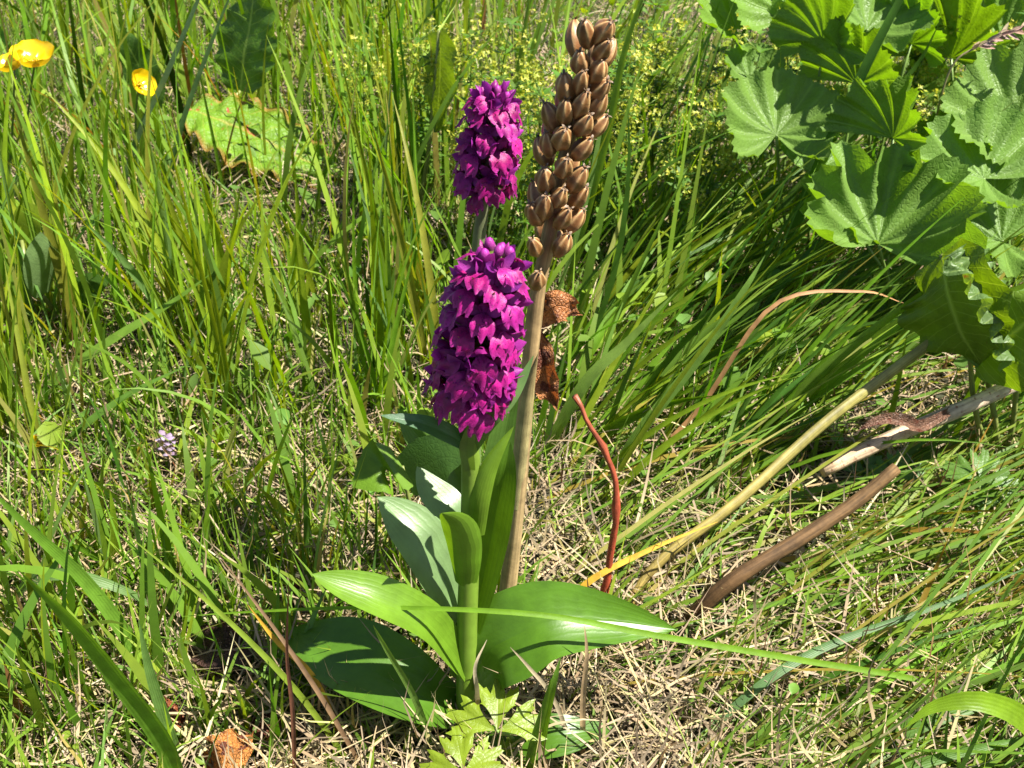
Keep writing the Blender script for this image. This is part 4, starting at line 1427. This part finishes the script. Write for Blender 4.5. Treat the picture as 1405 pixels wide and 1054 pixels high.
# ------------------------------------------------------------------ bedstraw
def bedstraw_meshes(v):
    random.seed(400 + v)
    H = random.uniform(0.13, 0.19)
    p = [Vector((0, 0, -0.003))]
    a = random.uniform(0, 6.28)
    for k in range(8):
        p.append(p[-1] + Vector((0.10 * math.cos(a + k * 0.3), 0.10 * math.sin(a + k * 0.3), 1)).normalized() * (H / 8))
    s = MB(); s.tube(smooth(p, 16), [0.0008 - 0.0004 * i / 15 for i in range(16)], 5, (0.10, 0.17, 0.03))
    w = MB(); fl = MB()
    for k in range(2, 9):
        q = p[k]
        for j in range(7):
            b = j * 6.28 / 7 + k
            d = Vector((math.cos(b), math.sin(b), random.uniform(0.0, 0.5)))
            L = random.uniform(0.008, 0.014)
            w.leaf([q, q + d * L * 0.5 + Vector((0, 0, 0.001)), q + d * L], lance(0.0016, 0.4, 0.5), (0, 0, 1), nt=4, nu=1, tint=jit((0.09, 0.18, 0.025), 0.2))
    for c in range(random.randint(5, 8)):
        k = random.randint(5, 8)
        b = random.uniform(0, 6.28)
        e = p[k] + Vector((math.cos(b), math.sin(b), 0.8)) * random.uniform(0.005, 0.016)
        s.tube([p[k], e], [0.0004, 0.0003], 4, (0.12, 0.19, 0.03))
        for j in range(18):
            q = e + Vector((random.gauss(0, 1), random.gauss(0, 1), random.gauss(0, 1))) * 0.0045
            n = Vector((random.gauss(0, 1), random.gauss(0, 1), random.gauss(0.5, 1))).normalized()
            x = n.orthogonal().normalized() * 0.0022; y = n.cross(x)
            base = len(fl.V)
            t = jit((0.40, 0.42, 0.05), 0.15)
            for vv in (x, x * 0.3 + y * 0.3, y, -x * 0.3 + y * 0.3, -x, -x * 0.3 - y * 0.3, -y, x * 0.3 - y * 0.3):
                fl.vert(q + vv, t)
            fl.vert(q - n * 0.0006, t)
            for m in range(8):
                fl.F.append((base + m, base + (m + 1) % 8, base + 8))
    return to_mesh('stem', s, M['orchid_stem']), to_mesh('leaf_whorls', w, M['turf']), to_mesh('flower_cluster', fl, M['bloom'])


BS = [bedstraw_meshes(v) for v in range(5)]
random.seed(77)
spots = [(random.uniform(650, 1010), random.uniform(262, 400)) for _ in range(46)] + [(random.uniform(1020, 1420), random.uniform(255, 330)) for _ in range(26)] + \
        [(random.uniform(470, 640), random.uniform(262, 330)) for _ in range(8)] + [(random.uniform(1080, 1400), random.uniform(340, 420)) for _ in range(10)]
for (px, py) in spots:
    f = atz(px, py)
    vv = random.randrange(5)
    s, w, fl = BS[vv]
    root = thing('bedstraw_plant', (f.x, f.y, 0), 'bedstraw with %s tiny yellow flower clusters ' % ['sparse', 'many', 'crowded', 'scattered', 'loose'][vv] + near(px, py), 'bedstraw', 'bedstraw plants')
    root.rotation_euler = (random.gauss(0, 0.12), random.gauss(0, 0.12), random.uniform(0, 6.28))
    k = random.uniform(0.8, 1.15)
    root.scale = (k, k, k)
    child('stem', s, root); o = child('leaf_whorls', w, root); o['kind'] = 'stuff'; o = child('flower_cluster', fl, root); o['kind'] = 'stuff'


# ------------------------------------------------------------------ dead leaves, small flowers, panicle
def dead_leaf(pts, w, N, tint, label, group=None, **kw):
    b = MB()
    kw = dict(dict(nt=16, nu=5, wave=0.003, wfreq=3, ripple=0.0012, fold=0.2), **kw)
    b.leaf(pts, lance(w, 0.4, 0.45), N, tint=tint, **kw)
    o = b.build('dead_leaf', M['dead_leaf'], None, origin=pts[0])
    return tag(o, label, 'dead leaf', group)


dead_leaf([atz(285, 1060, 0.004), atz(310, 1035, 0.022), atz(345, 1008, 0.018)], 0.0105, (0, -0.5, 0.9), (0.42, 0.17, 0.04), 'curled orange brown dead leaf on the turf before the orchid')
dead_leaf([atz(195, 970, 0.005), atz(225, 985, 0.020), atz(255, 985, 0.016)], 0.008, (0, -0.4, 0.9), (0.26, 0.08, 0.03), 'small rust red dead leaf under the broad leaning blade')
dead_leaf([atz(270, 882, 0.006), atz(310, 892, 0.020), atz(352, 880, 0.012)], 0.012, (0, -0.4, 0.9), (0.07, 0.035, 0.025), 'dark shrivelled dead leaf in the shaded gap of the turf', fold=0.5)
dead_leaf([atz(335, 1000, 0.004), atz(365, 995, 0.010), atz(395, 985, 0.008)], 0.006, (0, -0.4, 0.9), (0.17, 0.06, 0.03), 'dark red dead leaf beside the upright red brown stem')
dead_leaf([aty(742, 440, SB.y + 0.03), aty(765, 420, SB.y + 0.025), aty(795, 430, SB.y + 0.03)], 0.0072, (-0.2, -0.8, 0.5), (0.38, 0.15, 0.05), 'curled orange brown dead leaf caught behind the seed head stem')
dead_leaf([aty(738, 455, SB.y + 0.03), aty(745, 490, SB.y + 0.022), aty(752, 530, SB.y + 0.02), aty(765, 560, SB.y + 0.02)], 0.0062, (-0.2, -0.9, 0.3), (0.34, 0.14, 0.05), 'long rusty dead leaf hanging beside the seed head stem', fold=0.6)
dead_leaf([atz(395, 810, 0.01), atz(405, 800, 0.014), atz(415, 812, 0.012)], 0.004, (0, -0.5, 0.8), (0.3, 0.05, 0.04), 'tiny red dead leaf near the tip of the raised orchid leaf', nt=8)


def selfheal(foot, top, label):
    f = atz(*foot)
    root = thing('selfheal', (f.x, f.y, 0), label, 'flower')
    c = aty(top[0], top[1], f.y)
    b = MB(); b.tube(smooth([Vector((f.x, f.y, -0.003)), Vector((f.x, f.y, 0)).lerp(c, 0.5) + Vector((0.002, 0, 0)), c], 8), 0.0009, 6, (0.10, 0.12, 0.05)); b.build('stem', M['orchid_stem'], root)
    for i in range(16):
        a = i * 2.4; z = -0.006 + i * 0.0009
        d = Vector((math.cos(a), math.sin(a), 0.35))
        b = MB(); q = c + Vector((0, 0, z))
        b.leaf([q, q + d * 0.004, q + d * 0.0065 + Vector((0, 0, -0.0008))], ovate(0.0022, 0.3, 0.6), (d.x * -0.3, d.y * -0.3, 1), nt=5, nu=2, curl=-0.7, tint=jit((0.36, 0.28, 0.42), 0.15))
        b.build('petal', M['bloom'], root)


selfheal((228, 650), (228, 612), 'small pale violet flower head low in the turf')


def panicle():
    p = ground_path([(1250, 420), (1270, 250, 0.0), (1300, 105, 0.0), (1345, 62, 0.0), (1420, 30, 0.0), (1460, 22, 0.0)])
    root = thing('grass_panicle', (p[0].x, p[0].y, 0), 'brown feathery grass seed head bending over the fan leaf', 'grass head')
    b = MB(); q = smooth(p, 60); b.tube(q, [0.0011 - 0.0007 * i / 59 for i in range(60)], 5, (0.2, 0.22, 0.06), (0.3, 0.2, 0.14)); b.build('stem', M['dry_stem'], root)
    for i in range(60):
        k = random.randint(32, 59)
        d = (tangents(q)[k] + Vector((random.gauss(0, .35), random.gauss(0, .35), random.gauss(-0.25, .35)))).normalized()
        L = random.uniform(0.006, 0.011)
        b = MB(); b.leaf([q[k], q[k] + d * L * 0.5, q[k] + d * L], lance(0.0012, 0.4, 0.4), (0, -0.8, 0.6), nt=5, nu=1, fold=0.6, tint=jit((0.34, 0.22, 0.17), 0.25))
        b.build('spikelet', M['straw'], root)


panicle()
